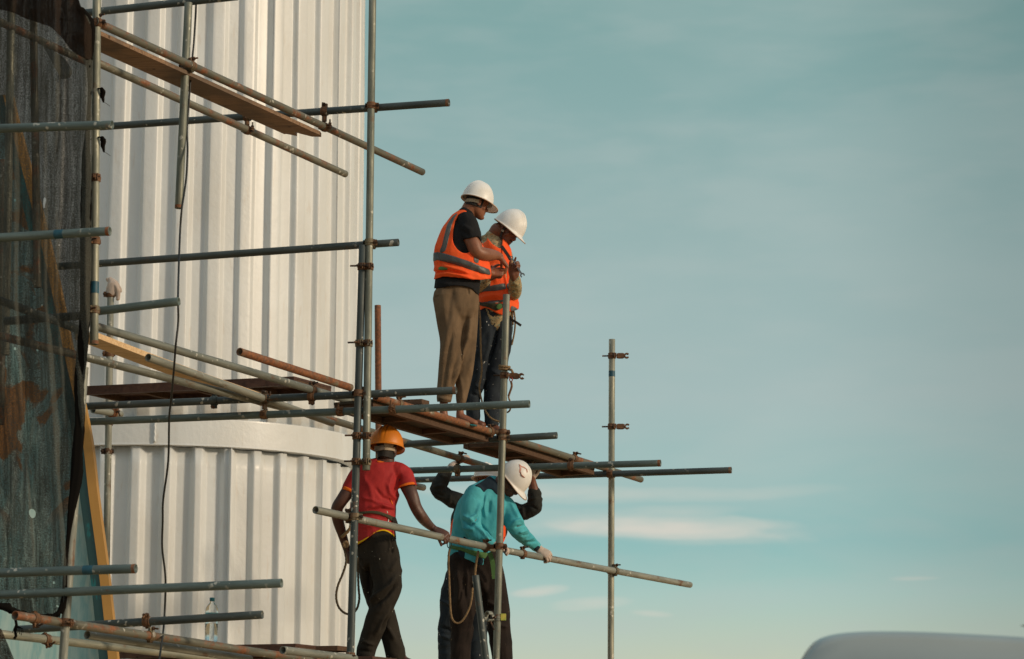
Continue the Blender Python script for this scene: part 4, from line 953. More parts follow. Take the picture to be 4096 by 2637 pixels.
class Fig:
    def __init__(s, Y0): s.Y0 = Y0; s.skin = []; s.core = []
    def p(s, x, y, dy=0.0): return P(x, y, s.Y0+dy)
    def m(s, w): return w*s.Y0/F*1.01
    def loft(s, rows, caps=(True, True), pw=2.0, k=1.0, sub=4, grow=0.0):
        """rows of (x, y, dy, half width px, half depth m or None)"""
        rows = [(r[0], r[1], r[2], r[3], (r[4] if len(r) > 4 and r[4] is not None else s.m(r[3]))) for r in rows]
        A = spline(rows, sub); pts = [s.p(*q[:3]) for q in A]
        return sweep(pts, [(max(0.003, s.m(q[3])*k+grow), max(0.003, q[4]*k+grow)) for q in A], caps=caps, pw=pw)
    def chain(s, pts3, rs, n=10):
        A = spline([tuple(p)+(r,) for p, r in zip(pts3, rs)], 3); return sweep([Vector(q[:3]) for q in A], [(q[3], q[3]) for q in A], n=n)
    def garment(s, name, lofts, mat, parent, voxel=0.0065, smooth=4, folds=(), noise=(0.004, (7, 7, 7)), cut=(), cutall=(), strips=(), keep=None, solid=0.006, seed=0.0, label=None, close=False):
        V, Fc = remesh(lofts, voxel, smooth); V = disp_folds(V, Fc, [(a_, b_, c_*1.45) for a_, b_, c_ in folds], noise[0]*1.35, noise[1], seed)
        n, fn = normals(V, Fc); c = V[Fc].mean(1); px = proj(c); front = (fn@VW) < 0.12
        mask = np.ones(len(Fc), bool)
        for poly in cut: mask &= ~(inpoly(px, poly) & front)
        for poly in cutall: mask &= ~inpoly(px, poly)
        if keep is not None: mask &= inpoly(px, keep)
        V2, F2 = compress(V, Fc, mask)
        if not mask.all(): V2 = smooth_border(V2, F2)
        o = obj_from(name, V2, F2, mat, parent, solid if not mask.all() else 0, label=label)
        for st in strips:
            nm, poly, m2 = st[:3]; off = st[3] if len(st) > 3 else 0.003; both = st[4] if len(st) > 4 else False
            mk = inpoly(px, poly) & mask
            if not both: mk &= front
            if mk.sum() < 3: print('EMPTY STRIP', name, nm); continue
            mk = largest(Fc, mk)
            Vs, Fs = compress(V+n*off, Fc, mk); Vs = smooth_border(Vs, Fs, 14); obj_from(nm, Vs, Fs, m2, o, 0.0025)
        return o
def head_lofts(c, fwd, up, s, nose=1.0, chin=1.0):
    fwd = Vector(fwd).normalized(); up = Vector(up); up = (up-fwd*up.dot(fwd)).normalized(); rt = fwd.cross(up)
    q = lambda x, y, z: Vector(c)+rt*x*s+fwd*y*s+up*z*s
    sl = [(-.120, .014, .088, .060), (-.114, .026, .094, .030), (-.100, .040, .097, -.005), (-.080, .051, .098, -.035), (-.055, .059, .097, -.058), (-.025, .066, .094, -.078), (0, .071, .092, -.090), (.03, .074, .096, -.098), (.06, .074, .094, -.098), (.09, .065, .080, -.085), (.11, .044, .052, -.058), (.119, .014, .016, -.02)]
    R = [[q(hw*math.cos(a), (f+b)/2+(f-b)/2*math.sin(a), z) for a in [2*math.pi*k/28 for k in range(28)]] for z, hw, f, b in sl]
    L = [R]
    ch = lambda pts, rs: L.append(sweep([q(*p) for p in pts], [(r*s, r*s) for r in rs], n=10))
    ch([(0, .090, .022), (0, .102, .002), (0, .114*nose, -.020), (0, .106, -.030)], [.008, .0095, .013, .010])
    ch([(.016, .098, -.026), (-.016, .098, -.026)], [.010, .010])
    ch([(-.045, .075, .034), (-.02, .093, .036), (.02, .093, .036), (.045, .075, .034)], [.011, .011, .011, .011])
    ch([(-.022, .090, -.056), (0, .100, -.052), (.022, .090, -.056)], [.006, .009, .006])
    ch([(-.020, .088, -.067), (0, .098, -.066), (.020, .088, -.067)], [.006, .0095, .006])
    ch([(-.012, .088*chin, -.100), (.012, .088*chin, -.100)], [.017, .017])
    for sx in (-1, 1):
        ch([(sx*.050, .060, -.010), (sx*.054, .050, -.030)], [.018, .016])
        e = ell(q(sx*.077, -.012, -.006), (fwd*0.9+rt*sx*0.5).normalized(), (rt*sx*0.9-fwd*0.5).normalized(), up, .020*s, .007*s, .032*s); L.append(e)
        L.append(ell(q(sx*.080, -.004, -.026), fwd, rt, up, .009*s, .006*s, .011*s))
    return L, q, (rt, fwd, up)
def socket(V, Fc, q, s, dep=0.010):
    for sx in (-1, 1):
        c = np.array(q(sx*.031, .094, .014)); d = np.linalg.norm((V-c), axis=1); f = np.array(q(0, 1, 0))-np.array(q(0, 0, 0)); f /= np.linalg.norm(f)
        V = V-f*(dep*s*np.exp(-(d/(0.013*s))**2))[:, None]
    return V
def helmet(parent, q, ax, s, mat, a=.118, b=.142, h=.135, visor=.055, z0=.045, ridge='three', tilt=0.0, sub_brim=True, back=0.0, brimw=.007, label=None):
    rt, fwd, up = ax; A = 144; rows = []
    def rad(th, k, extra=0.0):
        # k 0 rim .. 1 apex
        ca, sa = math.cos(k*math.pi/2), math.sin(k*math.pi/2); x = (a*ca**0.9+extra)*math.sin(th); y = (b*ca**0.9+extra)*math.cos(th); z = h*sa**1.0
        bump_ = 0.0
        if ridge:
            for cxx, w, am in ((0, .015, .011), (-.033, .008, .006), (.033, .008, .006), (-.021, .005, -.004), (.021, .005, -.004)):
                bump_ += am*math.exp(-abs((x-cxx)/w)**3)*min(1, sa*2.2)*min(1, max(0, 1.25-abs(y)/b))
        kk = 1+bump_/h*.8; return x, y*kk, z*kk+bump_*.4
    for k in np.linspace(0, 0.985, 22): rows.append([q(*(lambda t: (t[0], t[1], t[2]+z0))(rad(2*math.pi*i/A, k))) for i in range(A)])
    brim = []
    for i in range(A):
        th = 2*math.pi*i/A; c = max(0, math.cos(th)); w = brimw+visor*c**2.2; x, y, z = rad(th, 0, w); drop = 0.006+0.016*c**2; brim.append((x, y, z0-drop))
    inner = [q(*(lambda t: (t[0], t[1], t[2]+z0))(rad(2*math.pi*i/A, 0, -0.003))) for i in range(A)]
    outer = [q(*t) for t in brim]; o2 = [q(t[0], t[1], t[2]-0.004) for t in brim]
    m = MB(); allr = [[p-ax[2]*0.003 for p in inner], o2, outer]+rows
    m.rings(allr, (False, True)); o = m.build('hard_hat', mat, parent, smooth=True, label=label)
    sm = o.modifiers.new('sub', 'SUBSURF'); sm.levels = 1; sm.render_levels = 1
    m = MB(); lip = [q(t[0]*1.006, t[1]*1.006, t[2]+0.0018) for t in brim]; lip2 = [q(t[0]*1.006, t[1]*1.006, t[2]-0.0055) for t in brim]; l3 = [q(t[0]*.985, t[1]*.985, t[2]-0.0055) for t in brim]; l4 = [q(t[0]*.985, t[1]*.985, t[2]+0.0018) for t in brim]
    m.rings([l4, lip, lip2, l3], (False, False)); m.build('brim_edge', M_BRIM if mat is not M_HO else mat, o, smooth=True)
    # harness band showing round the back of the head
    m = MB(); R1 = []; R2 = []
    arc = [math.radians(v) for v in range(95, 266, 6)]
    for (dz, rr) in ((0.0, .004), (0.0, .0), (-.030, .0), (-.030, .004)):
        R1.append([q((.078+rr)*math.sin(t), (.100+rr)*math.cos(t), z0-.012+dz-0.012*(-math.cos(t))) for t in arc])
    m.rings(R1+[R1[0]], (False, False), closed=False); m.build('harness_band', M_HB, o)
    return o
def hair(parent, q, ax, z0=-.035, z1=.09, mat=None, side=.03, grow=1.045):
    rt, fwd, up = ax; R = []
    for z in np.linspace(z0, z1, 12):
        hw = .072*math.sqrt(max(0.1, 1-(max(0, z-.03)/.115)**2))*grow; back = -.098*grow*math.sqrt(max(0.1, 1-(max(0, z-.03)/.115)**2)); hw *= 1-.15*max(0, -z/.05)
        back *= 1-.10*max(0, -z/.05)
        pts = []
        for t in np.linspace(0, math.pi, 19): pts.append(q(hw*math.cos(t), -.002+abs(back)*-math.sin(t)*1.0+ (0.03 if t in (0, math.pi) else 0), z))
        for t in np.linspace(math.pi, 0, 19): pts.append(q(hw*.9*math.cos(t), .0+abs(back)*-math.sin(t)*.9, z))
        R.append(pts)
    m = MB(); m.rings(R); return m.build('hair', M_HAIR, parent)
def hand(w, d, n, side, curls, thumb, s=1.0, sp=0.0):
    """lofts of a palm, four fingers and a thumb; d towards the fingers, n the way they curl"""
    w = Vector(w); d = Vector(d).normalized(); n = Vector(n); n = (n-d*n.dot(d)).normalized(); t = d.cross(n)*side; L = []
    def flat(pts):
        R = []
        for p, hw, th in pts: R.append([p+t*(hw*math.copysign(abs(math.cos(a))**.8, math.cos(a)))+n*(th*math.copysign(abs(math.sin(a))**.8, math.sin(a))) for a in [2*math.pi*k/18 for k in range(18)]])
        L.append(R)
    flat([(w-d*.02*s, .020*s, .016*s), (w, .0265*s, .0185*s), (w+d*.02*s, .032*s, .0185*s), (w+d*.045*s, .038*s, .0175*s), (w+d*.07*s, .040*s, .016*s), (w+d*.088*s, .038*s, .013*s), (w+d*.096*s, .030*s, .008*s)])
    for i, (o, l, r) in enumerate(((.0290, .072, .0086), (.0100, .080, .0090), (-.0095, .074, .0086), (-.0285, .058, .0076))):
        c = curls[i]; p = w+d*(.084-.004*abs(i-1))*s+t*o*s; ang = 0.0; pts = [p-d*.012*s]; rs = [r*s*.95]
        yaw = (1.2-i)*sp
        pts.append(p); rs.append(r*s)
        for seg, cc_ in zip((.46, .30, .24), c):
            ang += math.radians(cc_); dv = (d*math.cos(ang)+n*math.sin(ang)+t*yaw).normalized(); p = p+dv*l*seg*s; pts.append(p); rs.append(r*s*(0.97 if seg > .4 else .9 if seg > .25 else .76))
        A = spline([tuple(a)+(b,) for a, b in zip(pts, rs)], 3); L.append(sweep([Vector(k[:3]) for k in A], [(k[3], k[3]) for k in A], n=10))
    sp_, tc = thumb; p = w+d*.022*s+t*.024*s; dv = (t*math.sin(math.radians(sp_))+d*math.cos(math.radians(sp_))+n*.35).normalized(); pts = [p, p+dv*.035*s]
    dv2 = (dv+d*.4+n*tc*.5).normalized(); pts.append(pts[-1]+dv2*.032*s); dv3 = (dv2+n*tc*.6+d*.2).normalized(); pts.append(pts[-1]+dv3*.024*s)
    rs = [.0135*s, .0118*s, .0105*s, .0085*s]; A = spline([tuple(a)+(b,) for a, b in zip(pts, rs)], 3); L.append(sweep([Vector(k[:3]) for k in A], [(k[3], k[3]) for k in A], n=10))
    return L
def body(f, parent, lofts, mat, sock=None, voxel=0.0045, folds=(), smooth=2):
    V, Fc = remesh(lofts, voxel, smooth)
    if sock: V = socket(V, Fc, *sock)
    V = disp_folds(V, Fc, folds)
    o = obj_from('body', V, Fc, mat, parent); print('body', len(V)); return o
def ribbon(name, pts, wv, th, mat, parent, n=6):
    sp_ = spline([tuple(p) for p in pts], n); m = MB(); R = []; wv = Vector(wv)
    for i, p in enumerate(sp_):
        p = Vector(p); t = (Vector(sp_[min(i+1, len(sp_)-1)])-Vector(sp_[max(i-1, 0)])).normalized(); w = (wv-t*wv.dot(t)); w = w.normalized()*wv.length; nn = t.cross(w).normalized()*th
        R.append([p-w-nn, p+w-nn, p+w+nn, p-w+nn])
    m.rings(R); return m.build(name, mat, parent)
# ================================================================ PEOPLE
net()
# ---------------- man in brown trousers, back turned, orange vest, white helmet
def man_brown():
    f = Fig(17.22); rt = root('person', 'standing man, back turned, in orange vest, brown trousers and white helmet', 'person', P(1800, 1700, 17.2), 'workers on the scaffold')
    tor = [(1828, 1185, .0, 84, .115), (1830, 1130, .0, 86, .112), (1838, 1060, -.01, 96, .115), (1842, 1000, -.015, 92, .115), (1850, 940, -.01, 76, .11), (1856, 895, .0, 58, .085), (1864, 862, .0, 36, .06)]
    vest = [(1836, 1126, .0, 106, .142), (1848, 1098, -.005, 118, .146), (1848, 1070, -.01, 113, .144), (1842, 1032, -.015, 110, .138), (1838, 996, -.015, 101, .126), (1841, 940, -.01, 82, .120), (1848, 895, -.003, 60, .10), (1858, 862, .0, 36, .072), (1864, 848, .0, 18, .05)]
    armR = [(1868, 896, -.085, 33), (1880, 935, -.11, 33), (1894, 975, -.125, 31), (1908, 1008, -.12, 30), (1935, 1018, -.09, 28), (1962, 1020, -.03, 25), (1985, 1022, .03, 19), (1999, 1028, .06, 16)]
    armL = [(1860, 890, .13, 27), (1880, 960, .17, 26), (1905, 1040, .16, 24), (1935, 1088, .10, 20), (1962, 1092, .06, 16)]
    neck = [(1862, 872, .01, 34, .058), (1874, 848, .01, 34, .056), (1889, 825, .005, 36, .058)]
    legL = [(1792, 1190, -.02, 62, .10), (1800, 1280, -.03, 54, .095), (1805, 1370, -.04, 44, .078), (1797, 1460, -.03, 42, .072), (1784, 1540, -.02, 34, .062), (1776, 1600, -.01, 29, .055)]
    legR = [(1858, 1200, .03, 56, .10), (1866, 1300, .03, 46, .09), (1862, 1390, .03, 42, .078), (1858, 1470, .03, 36, .068), (1850, 1550, .03, 27, .055), (1844, 1606, .03, 19, .045)]
    c = f.p(1906, 815); HL, q, ax = head_lofts(c, (.80, .45, -.28), (.28, .12, 1), .80)
    feet = [f.loft([(1776, 1590, -.01, 17, .03), (1774, 1640, -.01, 16, .03), (1778, 1688, -.01, 18, .04)]), f.loft([(1844, 1596, .03, 15, .028), (1840, 1648, .03, 15, .028), (1846, 1672, .02, 20, .034), (1874, 1684, .0, 17, .036), (1900, 1692, -.01, 12, .034)]),
            f.loft([(1776, 1690, 0, 16, .035), (1800, 1704, -.03, 12, .035)])]
    hR = hand(f.p(1999, 1028, .06), (.60, .25, -.75), (-.55, .1, -.55), 1, [(35, 35, 20), (45, 45, 25), (50, 50, 30), (55, 50, 30)], (50, .8), .98)
    hL = hand(f.p(1958, 1092, .07), (1, .1, .12), (.05, .9, -.4), 1, [(25, 40, 20), (60, 70, 30), (75, 75, 30), (80, 80, 30)], (60, .2), .98)
    b = body(f, rt, [f.loft(tor, k=.9), f.loft(armR), f.loft(armL), f.loft(neck), f.loft(legL, k=.7), f.loft(legR, k=.7)]+HL+feet+hR+hL, SK1, (q, .8))
    f.garment('trousers', [f.loft(legL, caps=(True, True)), f.loft(legR), f.loft([(1826, 1240, .0, 88, .115), (1827, 1190, .0, 88, .118), (1828, 1152, .0, 84, .112)])], M_BROWN, rt, noise=(.003, (9, 9, 3)), smooth=6,
              folds=[([(1815, 1150), (1800, 1210), (1792, 1290)], 10, -.006), ([(1885, 1240), (1870, 1360), (1835, 1450), (1810, 1545)], 9, .012), ([(1868, 1250), (1848, 1380), (1818, 1470), (1800, 1560)], 8, -.012), ([(1905, 1300), (1895, 1400), (1870, 1500)], 8, .008),
                     ([(1795, 1300), (1780, 1380), (1765, 1470)], 9, .006), ([(1812, 1320), (1795, 1400), (1780, 1500), (1770, 1580)], 8, -.008), ([(1840, 1500), (1850, 1560), (1852, 1610)], 7, .006), ([(1873, 1155), (1876, 1180)], 4, -.008), ([(1738, 1190), (1756, 1184)], 3, -.006), ([(1750, 1590), (1778, 1596), (1806, 1600)], 4, .006), ([(1751, 1580), (1778, 1584), (1806, 1588)], 3, -.005)],
              cutall=[[(1700, 1604), (1822, 1612), (1822, 1800), (1700, 1800)], [(1822, 1618), (1900, 1622), (1900, 1800), (1822, 1800)]], seed=1)
    sh = f.garment('t_shirt', [f.loft(tor), f.loft([(1824, 1190, .0, 91, .128), (1826, 1162, .0, 92, .128), (1830, 1125, .0, 91, .120), (1838, 1080, .0, 88, .112)], caps=(True, True)), f.loft([(1866, 884, -.07, 38), (1878, 915, -.10, 41), (1888, 950, -.12, 38), (1893, 968, -.125, 34)], k=1.0), f.loft([(1862, 890, .12, 30), (1876, 945, .16, 30)])], M_BLACK, rt,
              noise=(.003, (9, 9, 9)), smooth=5, folds=[([(1850, 900), (1890, 925)], 7, .006), ([(1842, 920), (1880, 945)], 6, -.005), ([(1850, 960), (1880, 975)], 7, -.008), ([(1815, 990), (1850, 1005)], 8, .006), ([(1745, 1130), (1830, 1142), (1910, 1150)], 7, .005)],
              cutall=[[(1846, 960), (1915, 945), (1940, 1000), (1900, 1010), (1868, 985)], [(1700, 1156), (1740, 1154), (1790, 1146), (1850, 1142), (1890, 1156), (1915, 1182), (1960, 1182), (1960, 1300), (1700, 1300)]], seed=3)
    hole = [(1836, 853), (1862, 850), (1881, 852), (1897, 876), (1906, 910), (1936, 968), (1928, 985), (1890, 1000), (1872, 1012), (1854, 1014), (1830, 1000), (1813, 975), (1810, 950), (1812, 920), (1820, 885)]
    f.garment('safety_vest', [f.loft(vest)], M_ORANGE, rt, noise=(.0035, (7, 7, 9)), smooth=4,
              folds=[([(1760, 1048), (1830, 1060), (1900, 1082), (1950, 1105)], 7, -.012), ([(1768, 1062), (1830, 1078), (1880, 1095)], 6, .012), ([(1740, 1100), (1790, 1092), (1840, 1100), (1900, 1118)], 6, .010), ([(1736, 1092), (1790, 1085), (1860, 1095)], 5, -.012),
                     ([(1800, 900), (1775, 970), (1760, 1010)], 9, .006), ([(1745, 1000), (1758, 1040), (1762, 1075)], 6, -.008), ([(1880, 1050), (1920, 1058)], 8, .006)],
              cut=[hole], cutall=[[(1700, 1128), (1735, 1118), (1770, 1106), (1800, 1108), (1850, 1112), (1890, 1120), (1905, 1118), (1925, 1120), (1960, 1116), (1990, 1110), (1990, 1200), (1700, 1200)]],
              strips=[('reflective_stripe', [(1812, 866), (1826, 854), (1833, 853), (1818, 872), (1806, 905), (1796, 950), (1788, 985), (1779, 1012), (1757, 1010), (1768, 985), (1778, 945), (1789, 900)], M_REFL),
                      ('reflective_stripe', [(1720, 1012), (1757, 1009), (1784, 1016), (1830, 1030), (1880, 1047), (1925, 1066), (1957, 1078), (1962, 1100), (1935, 1096), (1880, 1080), (1825, 1060), (1770, 1045), (1750, 1040), (1722, 1052)], M_REFL),
                      ('reflective_stripe', [(1896, 1018), (1915, 1022), (1914, 1056), (1896, 1050)], M_REFL), ('green_belt', [(1753, 1070), (1768, 1066), (1794, 1073), (1794, 1080), (1770, 1080), (1753, 1082)], M_GREEN)], seed=2)
    f.garment('sandal', [f.loft([(1840, 1686, .02, 7, .036), (1872, 1697, .0, 6, .038), (1904, 1702, -.01, 5, .036)])], M_TPAINT, rt, noise=(0, (1, 1, 1)), voxel=.004)
    f.garment('sandal', [f.loft([(1770, 1704, .0, 6, .04), (1810, 1712, -.03, 6, .036)])], M_TPAINT, rt, noise=(0, (1, 1, 1)), voxel=.004)
    helmet(rt, q, ax, .80, M_HW, a=.126, b=.142, h=.172, z0=.026); hair(rt, q, ax, -.045, .06)
    # nut and bolt between the two men's hands
    a = f.p(2011, 1058, .16); m = MB(); m.cyl(a, a+Vector((.014, -.01, .03)), .006, 8); hexa(m, a, Vector((.4, -.3, .8)), .010, .008)
    tag(m.build('bolt', M_STEELB), 'small shiny bolt pinched between the fingers of the man in brown trousers', 'bolt')
man_brown()

# ---------------- man with a spanner, orange vest over patterned shirt
def man_spanner():
    f = Fig(17.78); rt = root('person', 'man with bowed head in white helmet and flecked jeans, holding a spanner', 'person', P(1960, 1710, 17.7), 'workers on the scaffold')
    tor = [(1985, 1265, 0, 66, .105), (1982, 1200, 0, 76, .11), (1978, 1120, 0, 72, .11), (1975, 1050, 0, 70, .105), (1974, 995, 0, 62, .095), (1970, 955, .0, 36, .06)]
    legL = [(1946, 1262, -.01, 40, .085), (1945, 1340, -.02, 42, .085), (1925, 1440, -.03, 34, .07), (1910, 1530, -.02, 28, .062), (1890, 1600, 0, 28, .058), (1895, 1668, 0, 26, .055)]
    legR = [(2010, 1262, .01, 40, .09), (2005, 1360, .0, 42, .085), (1990, 1450, -.01, 40, .075), (1975, 1530, 0, 35, .065), (1968, 1610, 0, 32, .06), (1968, 1692, 0, 28, .055)]
    neck = [(1966, 975, .02, 30, .06), (1975, 945, .0, 29, .052), (1990, 920, -.02, 30, .055)]
    armR = [(2018, 1030, .0, 30), (2040, 1110, -.02, 26), (2052, 1170, -.08, 25), (2056, 1150, -.18, 22), (2057, 1120, -.26, 17), (2053, 1100, -.29, 14)]
    armL = [(1940, 1000, .03, 30), (1922, 1080, .02, 28), (1915, 1150, -.04, 26), (1932, 1140, -.10, 20), (1950, 1118, -.14, 16)]
    c = f.p(2026, 925); HL, q, ax = head_lofts(c, (.72, -.42, -.62), (.52, -.10, .80), .86)
    hl = [f.loft([(2055, 1118, -.26, 15, .022), (2056, 1100, -.28, 21, .026), (2056, 1080, -.29, 24, .024), (2058, 1062, -.30, 22, .020)])]
    def fin(pts, r=.0085): return f.chain([f.p(*p) for p in pts], [r*1.05]+[r]*(len(pts)-2)+[r*.8])
    hl += [fin([(2050, 1080, -.29), (2040, 1065, -.32), (2041, 1050, -.33), (2045, 1042, -.33)], .010), fin([(2062, 1064, -.29), (2057, 1050, -.31), (2060, 1040, -.32), (2063, 1031, -.33)], .009),
           fin([(2072, 1064, -.30), (2075, 1054, -.33), (2070, 1048, -.35), (2063, 1052, -.36)]), fin([(2074, 1074, -.30), (2078, 1064, -.33), (2073, 1058, -.35), (2065, 1062, -.36)]), fin([(2073, 1084, -.30), (2076, 1075, -.33), (2071, 1069, -.35), (2063, 1072, -.36)], .0075)]
    hl += hand(f.p(1953, 1114, -.15), (.8, -.2, .5), (.2, -.9, -.3), -1, [(50, 50, 30)]*4, (50, .6), .9)
    feet = [f.loft([(1896, 1660, 0, 18, .035), (1900, 1690, 0, 20, .04), (1930, 1700, -.03, 14, .036)]), f.loft([(1968, 1690, 0, 18, .035), (1972, 1712, 0, 20, .04), (2000, 1722, -.03, 14, .036)])]
    b = body(f, rt, [f.loft(tor, k=.88), f.loft(neck), f.loft(armR, k=.85), f.loft(armL, k=.85), f.loft(legL, k=.7), f.loft(legR, k=.7)]+HL+feet+hl, SK2, (q, .86))
    f.garment('jeans', [f.loft(legL), f.loft(legR), f.loft([(1982, 1300, 0, 66, .10), (1982, 1260, 0, 66, .108), (1982, 1244, 0, 64, .108)])], M_JEANS, rt, smooth=5, noise=(.005, (9, 9, 9)),
              folds=[([(1960, 1330), (1950, 1400), (1935, 1450)], 8, .008), ([(1995, 1290), (1975, 1380), (1955, 1450)], 6, -.012), ([(1900, 1540), (1930, 1560)], 6, .008), ([(1885, 1575), (1925, 1590)], 6, -.008), ([(1960, 1480), (2000, 1500)], 8, .006), ([(1875, 1625), (1915, 1640)], 6, .007), ([(2000, 1400), (2035, 1420)], 7, -.006)],
              cutall=[[(1800, 1680), (1936, 1690), (1936, 1900), (1800, 1900)], [(1936, 1704), (2060, 1704), (2060, 1900), (1936, 1900)]], seed=4)
    f.garment('patterned_shirt', [f.loft(tor), f.loft([(1984, 1285, 0, 60, .11), (1984, 1240, 0, 68, .112)]), f.loft(armL[:5]), f.loft([(2016, 1020, .0, 34), (2040, 1110, -.02, 30), (2056, 1172, -.08, 27), (2061, 1150, -.18, 25), (2060, 1118, -.25, 22)]),
              f.loft([(1944, 962, .02, 16, .05), (1970, 985, -.05, 14, .03), (2010, 1004, -.09, 12, .03)])], M_PATT, rt, noise=(.004, (10, 10, 10)), smooth=4, folds=[([(2050, 1130), (2072, 1140)], 5, .006), ([(2045, 1160), (2070, 1165)], 5, -.006)],
              cutall=[[(2030, 1090), (2050, 1114), (2078, 1096), (2078, 1060), (2030, 1060)]], seed=5)
    vest = [(1984, 1252, 0, 78, .130), (1990, 1225, 0, 86, .134), (1985, 1160, 0, 80, .132), (1980, 1100, 0, 72, .134), (1982, 1040, 0, 68, .130), (1981, 1002, -.01, 62, .122), (1977, 974, 0, 46, .095), (1972, 954, 0, 28, .065)]
    f.garment('safety_vest', [f.loft(vest)], M_ORANGE, rt, noise=(.005, (8, 8, 12)), smooth=4,
              folds=[([(1925, 1190), (1980, 1180), (2030, 1195)], 7, .009), ([(1920, 1215), (1980, 1200), (2010, 1215)], 6, -.010), ([(2022, 1060), (2035, 1130), (2045, 1190)], 6, -.012), ([(2012, 1060), (2025, 1140), (2032, 1200)], 5, .010), ([(2010, 1180), (2040, 1230)], 6, .008), ([(1920, 1100), (1960, 1090)], 8, .006), ([(1950, 1060), (1990, 1050)], 8, -.005)],
              cut=[[(1930, 925), (1943, 940), (1952, 956), (1968, 974), (1988, 990), (2003, 997), (2009, 982), (2014, 925)]],
              cutall=[[(1900, 1246), (1925, 1238), (1942, 1230), (1955, 1236), (1985, 1252), (2010, 1262), (2038, 1246), (2056, 1244), (2075, 1236), (2090, 1300), (1900, 1300)]],
              strips=[('reflective_stripe', [(1905, 1158), (1960, 1144), (2020, 1132), (2026, 1156), (1985, 1164), (1905, 1172)], M_REFL), ('reflective_stripe', [(2026, 1132), (2048, 1142), (2056, 1172), (2028, 1158)], M_REFL),
                      ('reflective_stripe', [(1905, 1212), (1960, 1204), (2018, 1198), (2018, 1208), (1960, 1216), (1905, 1220)], M_REFL), ('reflective_stripe', [(2044, 1222), (2072, 1236), (2072, 1250), (2040, 1244)], M_REFL),
                      ('reflective_stripe', [(1938, 1120), (1963, 1112), (1963, 1150), (1938, 1156)], M_REFL), ('green_belt', [(1905, 1206), (1960, 1214), (2014, 1214), (2014, 1234), (1985, 1244), (1960, 1232), (1905, 1218)], M_OLIVE, .006), ('belt_buckle', [(1984, 1222), (1997, 1214), (2010, 1218), (2006, 1244), (1986, 1238)], M_GREEN, .012)], seed=6)
    helmet(rt, q, ax, .86, M_HW, a=.124, b=.140, h=.165, z0=.030); hair(rt, q, ax, -.02, .06)
    rtv, fw, up = ax
    ribbon('chin_strap', [q(.074, .015, .045), q(.078, .018, .0), q(.074, .02, -.04), q(.062, .035, -.085), q(.04, .06, -.112)], fw*.0075, .0015, M_STRAP, b)
    ribbon('strap_buckle', [q(.082, .018, -.012), q(.081, .020, -.028)], fw*.011, .0035, M_HB, b, 2)
    ribbon('chin_cup', [q(.062, .040, -.090), q(.040, .070, -.122), q(.0, .085, -.135)], (fw-up)*.010, .003, M_HB, b)
    for sx in (-1, 1):
        ribbon('eyebrow', [q(sx*.014, .101, .034), q(sx*.030, .100, .040), q(sx*.046, .086, .036)], up*.004, .003, M_HAIR, b, 3)
        m = MB(); R = ell(q(sx*.031, .082, .013), ax[0], ax[1], ax[2], .012*.86, .010*.86, .009*.86); m.rings(R); m.build('eyelid', SK3, b, smooth=True)
        ribbon('lashes', [q(sx*.019, .093, .009), q(sx*.031, .096, .006), q(sx*.043, .088, .009)], up*.0018, .002, M_HAIR, b, 3)
    ribbon('moustache', [q(-.024, .094, -.048), q(0, .106, -.043), q(.024, .094, -.048)], up*.003, .002, M_HAIR, b, 3)
    m = MB(); R = ell(q(.031, .0, 0), ax[0], ax[1], ax[2], .001, .001, .001)
    # harness strap over the shoulder, ropes, belt tail
    ribbon('shoulder_strap', [f.p(2006, 985, -.12), f.p(2020, 1005, -.135), f.p(2032, 1022, -.14), f.p(2042, 1040, -.13)], Vector((.010, 0, .006)), .002, M_STRAP, b)
    ribbon('belt_tail', [f.p(2040, 1276, -.10), f.p(2062, 1288, -.12), f.p(2084, 1303, -.13)], Vector((0.0, 0, .009)), .0025, M_STRAP, b)
    # spanner
    def spanner():
        a = f.p(2066, 1066, -.355); e = f.p(2088, 1099, -.36); d = (e-a).normalized(); s0 = f.p(2046, 1031, -.35); nn = Vector((0, -1, 0)); sd_ = d.cross(nn).normalized()
        r0 = root('spanner', 'small steel open-ended spanner in the raised hand of the man with bowed head', 'spanner', a)
        st = s0+d*.01; m = MB(); m.rings([[c+sd_*w+nn*.0028, c-sd_*w+nn*.0028, c-sd_*w-nn*.0028, c+sd_*w-nn*.0028] for c, w in ((st, .005), (st.lerp(e, .5), .0045), (e-d*.008, .0065))]); m.build('shank', M_STEELB, r0)
        m = MB(); R = []; ce = e+d*.006
        for i in range(15):
            t = math.radians(48+264*i/14); q_ = d*math.cos(t)+sd_*math.sin(t); r1, r2 = .0075, (.0175 if 2 < i < 12 else .0165)
            R.append([ce+q_*r1+nn*.0035, ce+q_*r2+nn*.0035, ce+q_*r2-nn*.0035, ce+q_*r1-nn*.0035])
        m.rings(R); m.build('open_jaw', M_STEELB, r0)
        m = MB(); R = []
        for i in range(19):
            t = 2*math.pi*i/18; q_ = d*math.cos(t)+sd_*math.sin(t); R.append([s0+q_*.007+nn*.003, s0+q_*.0125+nn*.003, s0+q_*.0125-nn*.003, s0+q_*.007-nn*.003])
        m.rings(R, (False, False)); m.build('ring_end', M_STEELB, r0)
    spanner()
    m = MB(); ropemesh(m, [f.p(*v) for v in spline([(1911, 1186, -.20), (1917, 1240, -.20), (1921, 1290, -.21), (1923, 1400, -.2), (1927, 1475, -.2), (1922, 1520, -.2), (1917, 1550, -.2), (1924, 1590, -.2), (1932, 1620, -.2), (1945, 1650, -.2), (1968, 1676, -.2), (2000, 1688, -.2)], 8)], .0062, 9, twist=.9)
    tag(m.build('safety_rope', M_ROPE, smooth=True), 'tan rope hanging down between the two standing men to the deck', 'rope')
